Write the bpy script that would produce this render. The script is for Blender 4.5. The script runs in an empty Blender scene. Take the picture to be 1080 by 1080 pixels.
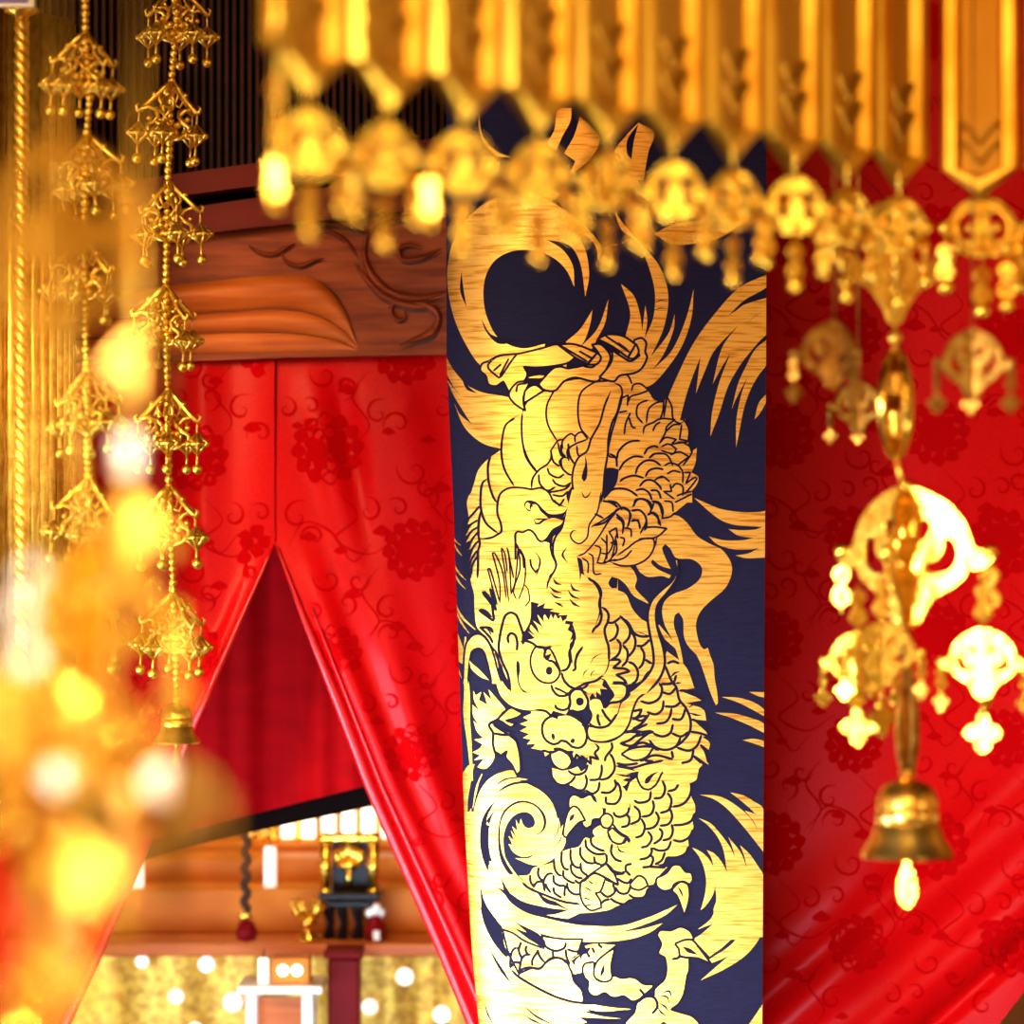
import bpy, bmesh, math, random
from mathutils import Vector, Matrix
from mathutils.geometry import delaunay_2d_cdt
R = math.radians
PI = math.pi
scene = bpy.context.scene
COL = scene.collection
FPX, CX, CY, CZ = 4200.0, 540.0, 540.0, 1.5      # focal length in px, picture centre, eye height


def P(px, py, d):
    """point seen at picture position (px, py), d metres in front of the eye"""
    return Vector(((px - CX) * d / FPX, d, CZ - (py - CY) * d / FPX))


# ------------------------------------------------------------------ materials
def mat(name, base=(.8, .8, .8), rough=.5, metal=0., noise=None, bump=0., bscale=(60, 60, 60), spec=.5,
        emit=None, estr=0., sheen=0., sheen_col=None, coat=0., trans=0.):
    m = bpy.data.materials.new(name)
    m.use_nodes = True
    nt = m.node_tree
    b = nt.nodes['Principled BSDF']
    b.inputs['Base Color'].default_value = (*base, 1)
    b.inputs['Roughness'].default_value = rough
    b.inputs['Metallic'].default_value = metal
    b.inputs['Specular IOR Level'].default_value = spec
    b.inputs['Coat Weight'].default_value = coat
    b.inputs['Transmission Weight'].default_value = trans
    if sheen:
        b.inputs['Sheen Weight'].default_value = sheen
        b.inputs['Sheen Roughness'].default_value = .35
        b.inputs['Sheen Tint'].default_value = (*(sheen_col or (1, 1, 1)), 1)
    if emit:
        b.inputs['Emission Color'].default_value = (*emit, 1)
        b.inputs['Emission Strength'].default_value = estr
    if noise or bump:
        tc = nt.nodes.new('ShaderNodeTexCoord')
        mp = nt.nodes.new('ShaderNodeMapping')
        mp.inputs['Scale'].default_value = bscale
        nz = nt.nodes.new('ShaderNodeTexNoise')
        nz.inputs['Scale'].default_value = 1.0
        nz.inputs['Detail'].default_value = 4
        nt.links.new(tc.outputs['Object'], mp.inputs['Vector'])
        nt.links.new(mp.outputs['Vector'], nz.inputs['Vector'])
        if noise:
            cr = nt.nodes.new('ShaderNodeValToRGB')
            cr.color_ramp.elements[0].position = .36
            cr.color_ramp.elements[0].color = (*noise, 1)
            cr.color_ramp.elements[1].position = .62
            cr.color_ramp.elements[1].color = (*base, 1)
            nt.links.new(nz.outputs['Fac'], cr.inputs['Fac'])
            nt.links.new(cr.outputs['Color'], b.inputs['Base Color'])
        if bump:
            bp = nt.nodes.new('ShaderNodeBump')
            bp.inputs['Strength'].default_value = bump
            bp.inputs['Distance'].default_value = .002
            nt.links.new(nz.outputs['Fac'], bp.inputs['Height'])
            nt.links.new(bp.outputs['Normal'], b.inputs['Normal'])
    return m


# ------------------------------------------------------------------ mesh builder
class MB:
    def __init__(self):
        self.v, self.f, self.m = [], [], []

    def add(self, verts, faces, mi=0, M=None):
        o = len(self.v)
        for p in verts:
            p = Vector(p)
            self.v.append(M @ p if M else p)
        for f in faces:
            self.f.append([o + i for i in f])
            self.m.append(mi)

    def box(self, c, s, mi=0, M=None, bev=0.):
        bm = bmesh.new()
        bmesh.ops.create_cube(bm, size=1)
        for v in bm.verts:
            v.co = Vector((v.co.x * s[0], v.co.y * s[1], v.co.z * s[2]))
        if bev:
            bmesh.ops.bevel(bm, geom=bm.edges[:], offset=bev, segments=2, affect='EDGES', profile=.6)
        self.bm(bm, mi, Matrix.Translation(c) if M is None else M @ Matrix.Translation(c))

    def bm(self, bm, mi=0, M=None):
        bm.verts.index_update()
        self.add([v.co.copy() for v in bm.verts], [[v.index for v in f.verts] for f in bm.faces], mi, M)
        bm.free()

    def ball(self, c, r, mi=0, seg=12, ring=8, sc=(1, 1, 1)):
        bm = bmesh.new()
        bmesh.ops.create_uvsphere(bm, u_segments=seg, v_segments=ring, radius=r)
        for v in bm.verts:
            v.co = Vector((v.co.x * sc[0], v.co.y * sc[1], v.co.z * sc[2])) + Vector(c)
        self.bm(bm, mi)

    def lathe(self, prof, c=(0, 0, 0), seg=24, mi=0):
        """prof: (radius, z) pairs, turned about the vertical axis through c"""
        vs, fs, n = [], [], len(prof)
        for k in range(seg):
            a = 2 * PI * k / seg
            for r, z in prof:
                vs.append((c[0] + r * math.cos(a), c[1] + r * math.sin(a), c[2] + z))
        for k in range(seg):
            for i in range(n - 1):
                fs.append((k * n + i, ((k + 1) % seg) * n + i, ((k + 1) % seg) * n + i + 1, k * n + i + 1))
        self.add(vs, fs, mi)

    def tube(self, pts, r, mi=0, seg=8, closed=False):
        """round tube along pts; r a number or one radius per point"""
        pts = [Vector(p) for p in pts]
        n = len(pts)
        rr = r if isinstance(r, (list, tuple)) else [r] * n
        vs, fs = [], []
        up = Vector((.13, .21, .97)).normalized()
        prev = None
        for i, p in enumerate(pts):
            if closed:
                t = pts[(i + 1) % n] - pts[i - 1]
            else:
                t = pts[min(i + 1, n - 1)] - pts[max(i - 1, 0)]
            t.normalize()
            if prev is None:
                a = t.cross(up)
                if a.length < .05:
                    a = t.cross(Vector((1, 0, 0)))
            else:
                a = prev - t * prev.dot(t)
            a.normalize()
            prev = a
            b = t.cross(a)
            for k in range(seg):
                an = 2 * PI * k / seg
                vs.append(p + (a * math.cos(an) + b * math.sin(an)) * rr[i])
        for i in range(n if closed else n - 1):
            j = (i + 1) % n
            for k in range(seg):
                l = (k + 1) % seg
                fs.append((i * seg + k, i * seg + l, j * seg + l, j * seg + k))
        if not closed:
            fs.append(tuple(range(seg))[::-1])
            fs.append(tuple((n - 1) * seg + k for k in range(seg)))
        self.add(vs, fs, mi)

    def grid(self, fn, nu, nv, mi=0):
        vs = [fn(i / nu, j / nv) for j in range(nv + 1) for i in range(nu + 1)]
        fs = [(j * (nu + 1) + i, j * (nu + 1) + i + 1, (j + 1) * (nu + 1) + i + 1, (j + 1) * (nu + 1) + i) for j in range(nv) for i in range(nu)]
        self.add(vs, fs, mi)

    def build(self, name, mats, parent=None, smooth=True, at=None, angle=None, loc=None):
        me = bpy.data.meshes.new(name)
        off = Vector((0, 0, 0))                        # geometry is given in world space unless loc or a local parent says otherwise
        if at is not None:
            off = Vector(at)
        elif parent is not None:
            root = parent
            while root.parent is not None:
                root = root.parent
            if not root.get('local'):
                off = root.location.copy()
        me.from_pydata([v - off for v in self.v], [], self.f)
        for m in (mats if isinstance(mats, (list, tuple)) else [mats]):
            me.materials.append(m)
        me.polygons.foreach_set('material_index', self.m)
        me.polygons.foreach_set('use_smooth', [smooth] * len(self.f))
        me.update()
        if smooth and angle:
            me.set_sharp_from_angle(angle=R(angle))
        o = bpy.data.objects.new(name, me)
        COL.objects.link(o)
        if parent is not None:
            o.parent = parent
        elif at is not None or loc is not None:
            o.location = at if at is not None else loc
        return o


def tag(o, label, cat, group=None):
    o['label'] = label
    o['category'] = cat
    if group:
        o['group'] = group
    return o


def thing(name, label, cat, loc=(0, 0, 0), group=None, local=False):
    o = bpy.data.objects.new(name, None)
    o.empty_display_size = .02
    COL.objects.link(o)
    o.location = loc
    if local:
        o['local'] = 1
    return tag(o, label, cat, group)


def struct(o):
    o['kind'] = 'structure'
    return o


def copy_tree(o, parent=None):
    c = o.copy()
    COL.objects.link(c)
    if parent is not None:
        c.parent = parent
    for ch in list(o.children):
        copy_tree(ch, c)
    return c


# ------------------------------------------------------------------ 2-D shapes
def smooth_pts(pts, closed, step=1.6, corner=62):
    """Catmull-Rom through pts, keeping corners sharper than CORNER degrees"""
    n = len(pts)
    P2 = [Vector(p) for p in pts]
    sharp = [False] * n
    for i in range(n):
        if not closed and i in (0, n - 1):
            sharp[i] = True
            continue
        a, b = P2[i] - P2[i - 1], P2[(i + 1) % n] - P2[i]
        if a.length < 1e-9 or b.length < 1e-9:
            continue
        sharp[i] = math.degrees(a.angle(b)) > corner
    out = []
    for i in range(n if closed else n - 1):
        p1, p2 = P2[i], P2[(i + 1) % n]
        p0 = P2[i - 1] if not sharp[i] else p1 - (p2 - p1)
        p3 = P2[(i + 2) % n] if not sharp[(i + 1) % n] else p2 + (p2 - p1)
        L = (p2 - p1).length
        k = max(1, min(24, int(L / step)))
        # centripetal-ish tangents keep uneven spacing tame
        d0, d3 = (p1 - p0).length, (p3 - p2).length
        m1 = (p2 - p0) * (L / max(1e-9, L + d0))
        m2 = (p3 - p1) * (L / max(1e-9, L + d3))
        for j in range(k):
            t = j / k
            h = (2 * t**3 - 3 * t**2 + 1, t**3 - 2 * t**2 + t, -2 * t**3 + 3 * t**2, t**3 - t**2)
            out.append(p1 * h[0] + m1 * h[1] + p2 * h[2] + m2 * h[3])
    if not closed:
        out.append(P2[-1])
    return out


def stroke_poly(pts, w, taper=0.25):
    """ribbon outline around a polyline; tapers to a point towards both ends over the TAPER share"""
    n = len(pts)
    L = [0.]
    for i in range(1, n):
        L.append(L[-1] + (pts[i] - pts[i - 1]).length)
    T = L[-1] or 1
    lft, rgt = [], []
    for i in range(n):
        t = pts[min(i + 1, n - 1)] - pts[max(i - 1, 0)]
        if t.length < 1e-9:
            t = Vector((1, 0))
        t.normalize()
        nrm = Vector((-t.y, t.x))
        s = L[i] / T
        e = min(s, 1 - s)
        ww = w * .5 * (1. if taper <= 0 else min(1., .22 + .78 * e / taper))
        lft.append(pts[i] + nrm * ww)
        rgt.append(pts[i] - nrm * ww)
    return lft, rgt


CROPS = dict(A=(460, 90, 3), B=(460, 350, 6), C=(640, 350, 6), D=(470, 520, 6), E=(640, 520, 6), F=(480, 690, 6), G=(640, 690, 6),
             H=(480, 860, 4.909), I=(620, 860, 4.909), J=(500, 610, 9), K=(600, 610, 9), M=(560, 710, 7.714), N=(560, 420, 7.714),
             O=(550, 820, 7.714), Q=(485, 780, 7.714), R=(680, 820, 7.714), S=(490, 340, 5.143), T=(480, 620, 10.8), U=(485, 940, 7.714),
             V=(600, 960, 9), W=(640, 780, 6.75), Y=(480, 470, 7.714))


def fill_mesh(poly, gridstep=1e6):
    """triangles that fill a closed 2-D outline, with extra points inside large ones so they can follow a curved cloth"""
    n = len(poly)
    xs, ys = [p.x for p in poly], [p.y for p in poly]
    pts = [Vector((p.x, p.y)) for p in poly]
    if max(xs) - min(xs) > gridstep * 1.3:
        gx = math.floor(min(xs) / gridstep) * gridstep
        while gx < max(xs):
            gy = math.floor(min(ys) / gridstep) * gridstep
            while gy < max(ys):
                pts.append(Vector((gx + .137, gy + .071)))
                gy += gridstep
            gx += gridstep
    edges = [(i, (i + 1) % n) for i in range(n)]
    try:
        vo, eo, fo, _, _, _ = delaunay_2d_cdt(pts, edges, [], 1, 1e-4)
    except Exception:
        return [], []
    return vo, fo


def art_layers(text):
    """-> list of (material index 0 gold / 1 navy, verts 2-D, faces), painter's order"""
    out = []
    for ln in text.strip().splitlines():
        ln = ln.strip()
        if not ln or ln[0] == '#':
            continue
        w = ln.split()
        x0, y0, s = CROPS[w[0]]
        op, width = w[1][0], (float(w[1][1:]) if len(w[1]) > 1 else None)
        pts = []
        for c in w[2:]:
            a, b = c.split(',')
            pts.append((x0 + float(a) / s, y0 + float(b) / s))
        if len(pts) < 2 or (len(pts) == 2 and pts[0] == pts[1]):
            continue
        if op in 'gnp':
            sp = smooth_pts(pts, True, 1.4, 75)
            out.append((1 if op == 'n' else 0, *fill_mesh(sp)))
            if op == 'p':
                sp.append(sp[0])
                l, r = stroke_poly(sp, width or 2.4, 0)
                out.append((1, l + r, [(i, i + 1, len(l) + i + 1, len(l) + i) for i in range(len(l) - 1)]))
        else:
            sp = smooth_pts(pts, False, 1.2, 88)
            ww = (width / s if width else None)
            if op == 'l':
                l, r = stroke_poly(sp, ww or (2.9 if w[0] in 'JKMFGWOHIQRUV' else 2.3), .06)
            else:
                l, r = stroke_poly(sp, (ww or 2.4) * 1.3, .5)
            out.append((0 if op == 'w' else 1, l + r, [(i, i + 1, len(l) + i + 1, len(l) + i) for i in range(len(l) - 1)]))
    return out


def lerp_tab(tab, t):
    if t <= tab[0][0]:
        return tab[0][1]
    for (a, x), (b, y) in zip(tab, tab[1:]):
        if t <= b:
            k = (t - a) / (b - a)
            return x + (y - x) * k
    return tab[-1][1]
ART = """
A g 135,90 148,160 190,208 238,228 190,222 152,185 136,140
A g 385,78 428,72 425,112 400,160 380,205 350,185 374,140
A g 455,100 490,130 518,170 490,230 420,288 440,240 405,215 436,160
A g 640,118 690,150 672,210 656,300 610,300 565,215 600,160
A n 640,122 626,175 618,235 604,215 606,170
A g 690,470 750,440 850,425 935,400 1000,380 960,440 890,485 800,503 740,500
A w14 568,405 592,450 640,492
# ring
A g 345,818 270,832 200,802 165,745 150,680 155,610 185,555 240,525 310,522 370,545 412,585 437,637 432,570 400,520 350,488 420,505 455,560 472,668 484,600 470,515 430,455 470,470 505,510 512,552 525,520 490,465 420,405 350,362 270,345 190,355 120,400 65,470 38,560 38,650 60,745 100,830 145,890 200,905 320,880
A n 80,588 86,640 96,702 76,650
A n 142,738 178,790 270,806 200,818 160,782
A w6 118,502 152,478
A g 410,812 455,772 495,710 485,765 460,822 430,830
A g 455,830 510,770 545,678 535,750 510,800 490,835
A g 585,628 625,665 645,725 652,775 662,695 668,745 660,800 688,730 690,640 650,505 705,570 734,660 722,760 680,858 735,785 755,724 752,770 720,850 685,900 745,840 790,740 815,645 808,735 780,820 735,890 682,947 640,955 600,930 580,860 600,790 614,720
A t3 690,690 712,680 732,684
A t3 686,712 710,705 732,708
# right cloud
A g 1055,595 960,640 880,725 815,815 765,915 730,1000 722,1060 770,1065 790,985 812,920 836,860 822,975 850,905 880,840 955,760 905,830 875,945 905,890 960,800 975,770 930,850 905,940 885,1040 868,1110 895,1040 925,950 965,880 1000,830 1055,770
C g 1012,50 940,110 870,240 830,330 790,492 815,430 890,288 850,400 820,560 818,732 835,650 868,485 910,365 960,275 1012,200
C g 1012,390 962,450 935,552 962,525 1012,435
C g 850,45 790,130 740,240 700,360 665,520 655,658 675,600 722,440 780,300 850,200 930,100 1000,20 920,0
A n 1020,655 975,680 925,728 955,708
A n 1045,705 990,745 945,790 985,750
A n 1045,640 1000,668 960,700 1000,685 1047,672
# left cloud
B g 60,150 100,225 150,290 200,340 300,385 440,410 520,440 548,510 450,575 410,740 300,708 210,640 160,570 115,450 150,520 225,585 170,500 110,400 66,300 150,400 100,330 60,240
B n 152,250 190,330 262,392 190,360
B n 70,300 105,350 152,405 100,345
# left edge wisps
D w9 36,250 60,300 95,332
D w9 46,305 80,370 112,405
D w10 40,425 80,500 130,552
D w9 50,495 90,570 126,606
D w13 56,680 100,780 188,865
D w10 60,735 100,820 148,888
D g 50,810 70,870 100,950 120,1020 110,1085 80,1060 62,960
D w10 64,965 75,1020 110,1085
F w10 -20,0 10,70 40,150
# body coil back: belly plates
B g 1080,300 1000,305 900,295 830,308 760,350 740,370 690,372 600,415 560,470 545,512 470,560 430,620 410,740 340,795 270,870 240,960 200,1090 420,1100 700,1080 1080,1080
D g 225,-20 160,0 135,60 145,150 120,290 135,330 140,440 160,560 180,640 185,760 200,850 260,910 330,1000 640,1080 700,900 1000,1000 1080,900 1080,-20
S g 440,300 480,250 520,240 560,230 620,260 700,210 760,200 800,160 860,200 960,190 990,170 960,260 890,300 920,340 980,340 1000,400 1060,440 1000,566 860,566 800,500 800,330 640,320 520,350 400,335
C g 0,300 60,280 100,270 150,300 220,330 265,380 300,430 360,440 380,405 420,480 440,550 480,560 495,550 522,620 515,700 530,760 570,735 560,830 535,890 580,920 560,980 500,1030 540,1020 540,1080 -20,1080
E g -20,-20 540,-20 535,30 430,125 385,165 340,185 385,230 310,290 310,360 270,420 180,460 100,465 150,470 190,540 180,600 260,690 262,700 170,650 120,580 60,535 20,545 20,580 60,610 120,640 160,730 210,790 262,830 262,900 200,880 150,900 -20,900 -20,400
# E flame right of coil
E g 340,185 430,140 500,180 570,270 650,320 730,360 785,440 790,510 750,600 660,680 600,740 570,800 565,860 590,960 640,1020 670,1090 610,1090 590,1050 510,960 488,900 482,800 455,755 430,775 425,840 450,920 470,1000 485,1090 470,1090 440,1000 400,900 365,830 350,740 370,680 420,640 520,600 590,540 600,470 540,420 440,410 400,350 370,322 350,350 380,430 405,480 340,460 290,420 280,440 320,480 405,520 395,540 350,525 260,530 210,500 185,460 290,400 310,350
G g 560,-10 590,50 625,150 655,240 690,322 702,312 698,240 682,150 676,70 655,10 640,-40
E w26 328,835 370,900 440,985
E w22 368,1020 410,1040 460,1065
# right edge wisps
E g 1008,112 960,120 850,120 720,100 620,60 552,30 640,110 720,170 800,200 900,210 985,215 940,230 850,235 770,228 830,268 930,285 860,298 740,298 645,275 700,325 800,355 900,358 960,348 900,380 815,395 880,412 1008,408
G g 995,240 950,238 900,238 950,262 995,275
G g 995,350 920,300 830,275 728,270 830,305 920,350 995,392
G g 995,440 900,400 800,375 685,370 780,400 890,445 995,498
G g 995,548 930,535 860,543 930,565 995,588
R g 965,258 880,190 800,145 695,122 760,170 860,255 935,335 900,300 815,270 880,350 920,425 850,320 760,240 650,170 560,145 450,140 560,175 660,245 760,350 860,470 965,605
R g 965,800 920,720 850,620 775,550 810,640 830,735 780,610 680,485 710,560 735,650 690,560 600,440 530,370 438,330 510,385 590,480 640,590 670,770 620,680 560,615 505,590 540,650 560,725 510,650 450,600 385,570 440,640 480,730 500,840 490,950 455,1080 500,1040 560,940 572,840 595,960 560,1090 620,1300 965,1300
I g 914,318 915,560 880,650 810,730 700,800 585,853 680,770 760,700 820,640 740,720 640,765 630,745 740,670 800,590 827,500 790,590 700,680 630,730 545,640 580,620 650,560 570,590 640,530 665,440 655,345 720,335 800,325
I g 915,960 870,1030 820,1100 915,1100
# lower left big wave
Q g 432,252 330,270 240,320 175,400 140,480 118,560 104,670 92,560 62,610 66,480 80,400 92,330 100,270 120,200 70,210 40,250 5,320 0,700 30,1100 460,1100 400,1030 370,960 355,860 360,760 390,680 440,620 510,590 570,600 608,650 605,700 560,722 520,700 497,645 480,700 455,650 470,740 490,760 425,705 460,800 415,740 440,820 395,785 430,860 395,850 440,920 520,955 610,930 560,965 450,965 560,1012 640,1022 720,995 800,935 850,865 860,800 838,750 840,690 820,730 805,640 790,640 780,590 740,500 660,420 550,360 480,332 555,325 470,312 380,318 350,330 460,300
H g 20,-20 230,-20 220,100 250,200 330,320 420,390 520,430 650,455 560,460 480,450 590,490 660,500 560,540 480,520 660,565 850,572 1000,528 1090,490 1152,462 1090,515 980,565 850,605 960,590 1075,558 1000,610 880,645 700,655 560,640 440,610 460,700 400,760 500,740 560,745 600,820 640,890 665,930 655,968 780,990 912,1003 800,1018 640,1010 760,1040 860,1052 700,1065 600,1100 90,1100 20,700
Q n 300,485 230,560 185,640 165,740 165,860 190,980 230,1080 235,1020 255,1070 240,990 265,1000 240,900 235,780 250,660 300,550 245,620 215,660 240,590
Q n 600,768 650,755 680,700 670,620 620,550 540,515 470,520 400,560 355,620 330,700 330,820 345,920 390,1020 440,1095 400,1095 340,1000 315,900 310,790 320,680 350,590 410,530 480,498 550,500 620,530 680,590 705,660 690,730 640,770
Q n 280,382 340,330 420,305 470,312 380,328
Q n 300,435 360,380 450,345 540,340 620,372 520,358 420,375
Q t9 805,640 800,740 765,805
Q t9 835,740 815,820 765,880
Q w12 180,280 140,380 105,560
# swooshes under
H n 235,320 300,420 400,490 490,520 640,545 750,570 640,568 480,535 360,500 270,430
H n 215,370 300,450 345,470 410,505 500,515 590,490 500,480 400,460 340,440 280,400
H n 420,395 500,440 650,455 560,470 470,455
H n 265,512 330,560 440,620 460,690 380,640 300,580 370,605
H n 130,360 160,460 230,560 245,580 240,640 275,740 230,700 180,600 140,500
H n 95,450 120,560 180,690 250,800 300,885 230,800 180,700 130,590
H n 125,450 170,560 270,745 200,660 150,560
H n 275,1020 340,1075 420,1100 370,1100
H t10 355,985 420,1040 520,1090
H t10 360,1035 400,1060 460,1085
H t8 150,960 170,1030 210,1100
H n 670,1000 760,1015 890,1005 860,1020 740,1030
H n 640,1045 760,1050 860,1052 820,1072 700,1075
# patch of scales between swooshes
H p 245,590 270,690 290,740 330,820 400,790 440,790 490,742 540,738 590,770 620,760 640,700 660,640 560,640 450,625 460,690 360,650 300,610
U l 340,340 350,430 380,500 420,540
U l 410,630 415,520 440,470 480,460
U l 480,690 500,560 530,520 580,515
U l 500,410 480,480 505,550
U l 545,440 535,480 555,515
U l 590,610 590,560 640,480
U l 630,470 650,530 690,580
U l 420,620 440,580 480,580 500,600
U l 680,390 700,450 780,485 850,460 865,410
U l 870,470 940,490 1000,470 1030,420
U l 755,485 760,540
U l 860,470 870,540 900,600
U l 410,630 470,690 600,770 760,850 900,895 1010,910 1080,920
U l 470,690 500,640 560,620 650,630 700,580 760,545 830,550 880,590 910,660 930,730 990,800 1005,850 1000,900
U g 920,560 960,520 1000,500 1080,450 1080,520 1000,600 990,660 920,670
U n 890,560 940,520 1000,490 1060,430 1000,500 960,520 930,545
# talon V
V g 150,340 240,320 440,330 350,400 250,500 200,500 60,610 10,520 80,450 110,470 130,430 180,440 180,380
V n 20,480 60,540 60,490 100,440 120,480 130,430 170,410 185,450 185,400 210,360 190,350 100,420
V l 170,400 200,450
V l 220,350 245,410
V l 275,320 320,360
V p 240,490 150,510 130,570 150,640 185,680 180,760 220,810 270,815 340,785 400,825 450,830 520,815 600,865 660,850 720,800 790,740 810,705 710,700 640,650 580,635 500,645 430,620 400,640 330,680 250,640
V p 440,355 340,420 260,500 235,600 260,650 340,680 405,650 400,540 420,430
V n 330,510 300,590 300,640 340,570
V l 670,745 720,810
# lower limb I
I p 360,620 375,595 430,595 480,577 530,600 550,640 480,660 475,730 525,740 525,800 515,830 505,890 495,930 470,975 430,1005 480,1020 540,1040 580,1080 590,1120 180,1120 195,1070 240,1020 255,970 300,940 340,935 345,900 400,840 400,740 365,715 380,665
I l 255,970 300,938 345,945 360,990 330,1030
I t9 385,920 420,910 435,945
I t9 370,935 410,940 420,970
I t9 365,970 400,990 420,1020
I t9 360,990 380,1020 410,1040
I l 435,745 470,735 478,690 455,665
I p 450,665 500,645 540,645 580,690 640,770 570,740 480,728 470,690
I n 490,680 530,690 570,722 520,710
I n 370,1085 390,1068 420,1085
# lower body scales right (W)
W g 150,320 215,270 380,180 520,160 600,140 650,190 640,270 600,310 600,400 628,470 625,540 612,580 615,630 580,700 580,770 540,830 420,840 400,880 340,890 430,910 380,960 350,1010 290,1020 240,970 180,1000 290,1060 280,1120 0,1120 0,380 60,280 100,330 140,350
O g 520,490 560,500 600,480 580,440 620,400 900,300 1080,500 1080,860 1030,880 1030,930 960,985 880,990 820,1030 780,1045 700,1080 540,1100 430,1100 360,1060 200,960 60,880 -20,800 60,790 100,735 260,690 280,650 340,600 400,580 470,560
W l 190,430 230,450 300,430 315,365
W l 245,550 310,535 335,480 325,430
W l 190,470 230,510 230,570 165,605
W l 245,560 270,620 250,680 200,700
W l 270,640 340,620 370,560 345,510
W l 330,420 390,410 415,350 395,290
W l 375,525 440,500 460,430 430,375
W l 430,370 490,350 515,280 490,200
W l 460,480 540,460 590,400 600,320 560,260 520,240
W l 375,615 440,600 465,550 450,490
W l 470,610 540,605 600,580 628,520
W l 395,720 450,700 470,650 460,600
W l 470,715 530,725 590,690 612,640
W l 330,745 380,710 395,660 370,630
W l 240,770 290,755 320,700 290,650
W l 325,770 370,790 430,780 460,720
W l 230,855 290,840 320,800 315,765
W l 340,890 390,860 415,800
W l 420,840 500,838 560,810 582,760
W l 250,910 310,900 330,850 310,820
W l 180,885 140,895 135,930 170,970
W l 330,900 300,905 420,910
W l 60,290 55,180 35,110
W l 70,310 100,370 95,420 60,460 0,470
W l 45,510 60,540 100,550 150,520 155,460 110,400
W l 100,625 150,610 160,560 140,530
W n 60,185 140,190 210,225 200,260 160,260 120,240 165,262 100,290 150,300 140,330 100,330 110,390 135,385 175,290 215,250 215,215
W g 105,240 170,240 130,255 165,262 108,290 150,300 120,330 75,310 60,200
W p 215,260 240,200 320,165 420,150 500,155 460,190 400,230 350,320 300,355 250,340
W n 270,315 275,280 320,245 370,225 330,260 295,310
W p 10,640 40,600 90,660 150,695 120,735 60,735 20,700
W l 150,695 165,730
W t12 75,750 90,790 135,805
W l 40,740 30,800 60,850 110,870
W l 0,880 40,930 100,950 135,940
# claw at right W
W p 430,945 470,895 520,895 560,940 600,950 612,1000 590,1030 540,1010 480,1030 460,1065 400,1075 355,1040 355,990 400,965
R p 240,890 290,850 350,870 365,950 350,1040 320,1130 300,1060 260,960 225,920
R n 265,885 300,920 315,980 290,940
# left lower arm O
O p 385,180 420,140 460,150 490,165 560,140 600,190 640,210 670,270 650,330 580,345 575,390 540,415 500,390 490,360 400,290
O p 340,470 350,380 380,280 420,235 460,250 520,350 470,365 400,440 365,490
O n 385,360 400,310 435,295 420,340
O l 580,345 570,390 530,412
O p 640,340 680,295 730,310 745,360 710,410 660,400
O l 565,470 570,540 620,580 680,600
O l 520,500 530,570 600,620 690,620
O p 700,440 740,410 800,460 850,490 810,540 740,520
O l 850,480 880,530
O l 690,620 690,690 640,720
O l 480,560 480,630 530,690 600,700
O l 590,640 600,690 650,710
O l 400,580 400,660 430,720 480,740
O l 330,600 325,680 350,740 390,750
O l 480,690 490,760 540,800
O l 400,700 410,770 450,810 500,820
O l 265,670 270,740 300,790 330,800
O l 340,750 345,810 400,850 440,860
O l 140,730 135,790 160,830 190,840
O l 70,790 75,850 100,890 130,840
O l 190,930 180,850 210,790 260,780
O l 260,790 265,850 310,880 360,880
O l 240,940 210,900 195,860
O l 260,890 270,940 330,980
O l 370,850 380,910 430,950 480,950
O l 350,970 355,900 380,880
O l 430,830 470,860 500,830
O l 90,890 130,850 180,850
O l 0,850 60,900 200,960 340,1010 480,1030
O p 480,870 520,820 690,700 740,750 790,870 680,830 640,930 600,940 640,1000 650,1060 560,1080 490,1000
O l 500,850 590,780 690,820 740,850 790,880
O t12 540,830 570,860 600,870
O t12 500,890 540,905 580,935
O t12 490,980 530,985 570,1000
O t12 500,1040 550,1040 580,1030
O l 690,700 760,780 840,780
O l 770,820 860,860 900,820
O l 760,890 800,940 860,940 890,880
O l 640,930 700,970 760,930 740,860
O l 720,980 760,1010 840,1030 890,990
O p 880,870 950,800 1000,820 1030,880 960,915 900,900
O l 870,950 920,980 1000,970 1030,900
O l 640,1030 680,1000 720,990
# head and chest M
M g 440,430 560,560 650,560 800,470 830,320 880,220 960,80 1080,60 1090,820 1000,720 870,800 800,760 690,760 860,800 740,820 820,850 700,860 780,900 740,920 690,860 800,1000 800,1090 560,1090 520,1000 420,960 330,930 300,850 450,760
M g 165,770 165,850 200,900 260,912 330,890 380,950 430,960 450,880 380,760 330,780 260,790
M p 160,640 230,625 300,660 330,720 300,770 250,785 190,750 160,690
M l 300,790 340,820 390,825 440,800 465,740
M l 165,770 170,840 210,895 270,910 330,880 365,830
M l 315,915 380,950 430,945 455,880 440,820
M l 440,950 500,980 545,950 560,880
M l 470,870 550,860 575,800 575,740
M l 555,870 630,850 680,780 670,700 640,650
M l 565,970 640,970 690,920 680,860
M l 605,1060 690,1060 730,1000 720,920 690,880
M l 655,560 660,610 610,680 600,720
M l 610,1000 610,1060
M t12 400,1000 440,960 470,970
# G body scales
G g 380,-20 500,80 555,215 460,230 610,290 500,310 610,350 630,420 540,410 660,520 600,520 650,560 645,605 600,570 645,700 560,640 605,700 580,730 560,800 440,820 300,700 100,650 60,560 200,250 330,150
G l 340,190 420,180 440,130
G l 365,60 410,170 440,210 460,290 500,340 530,420 520,500 440,590
G l 210,295 270,310 330,280 350,220 330,180
G l 350,240 400,250 440,210
G l 250,365 310,380 350,350 360,290
G l 365,330 430,330 470,300
G l 310,440 370,430 400,390 410,340
G l 410,410 470,410 500,340
G l 290,500 350,520 400,500 420,440
G l 410,500 470,520 520,490
G l 265,540 310,590 380,605 440,580 470,520
G l 440,590 520,610 570,580 600,510
G l 410,610 420,660
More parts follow.
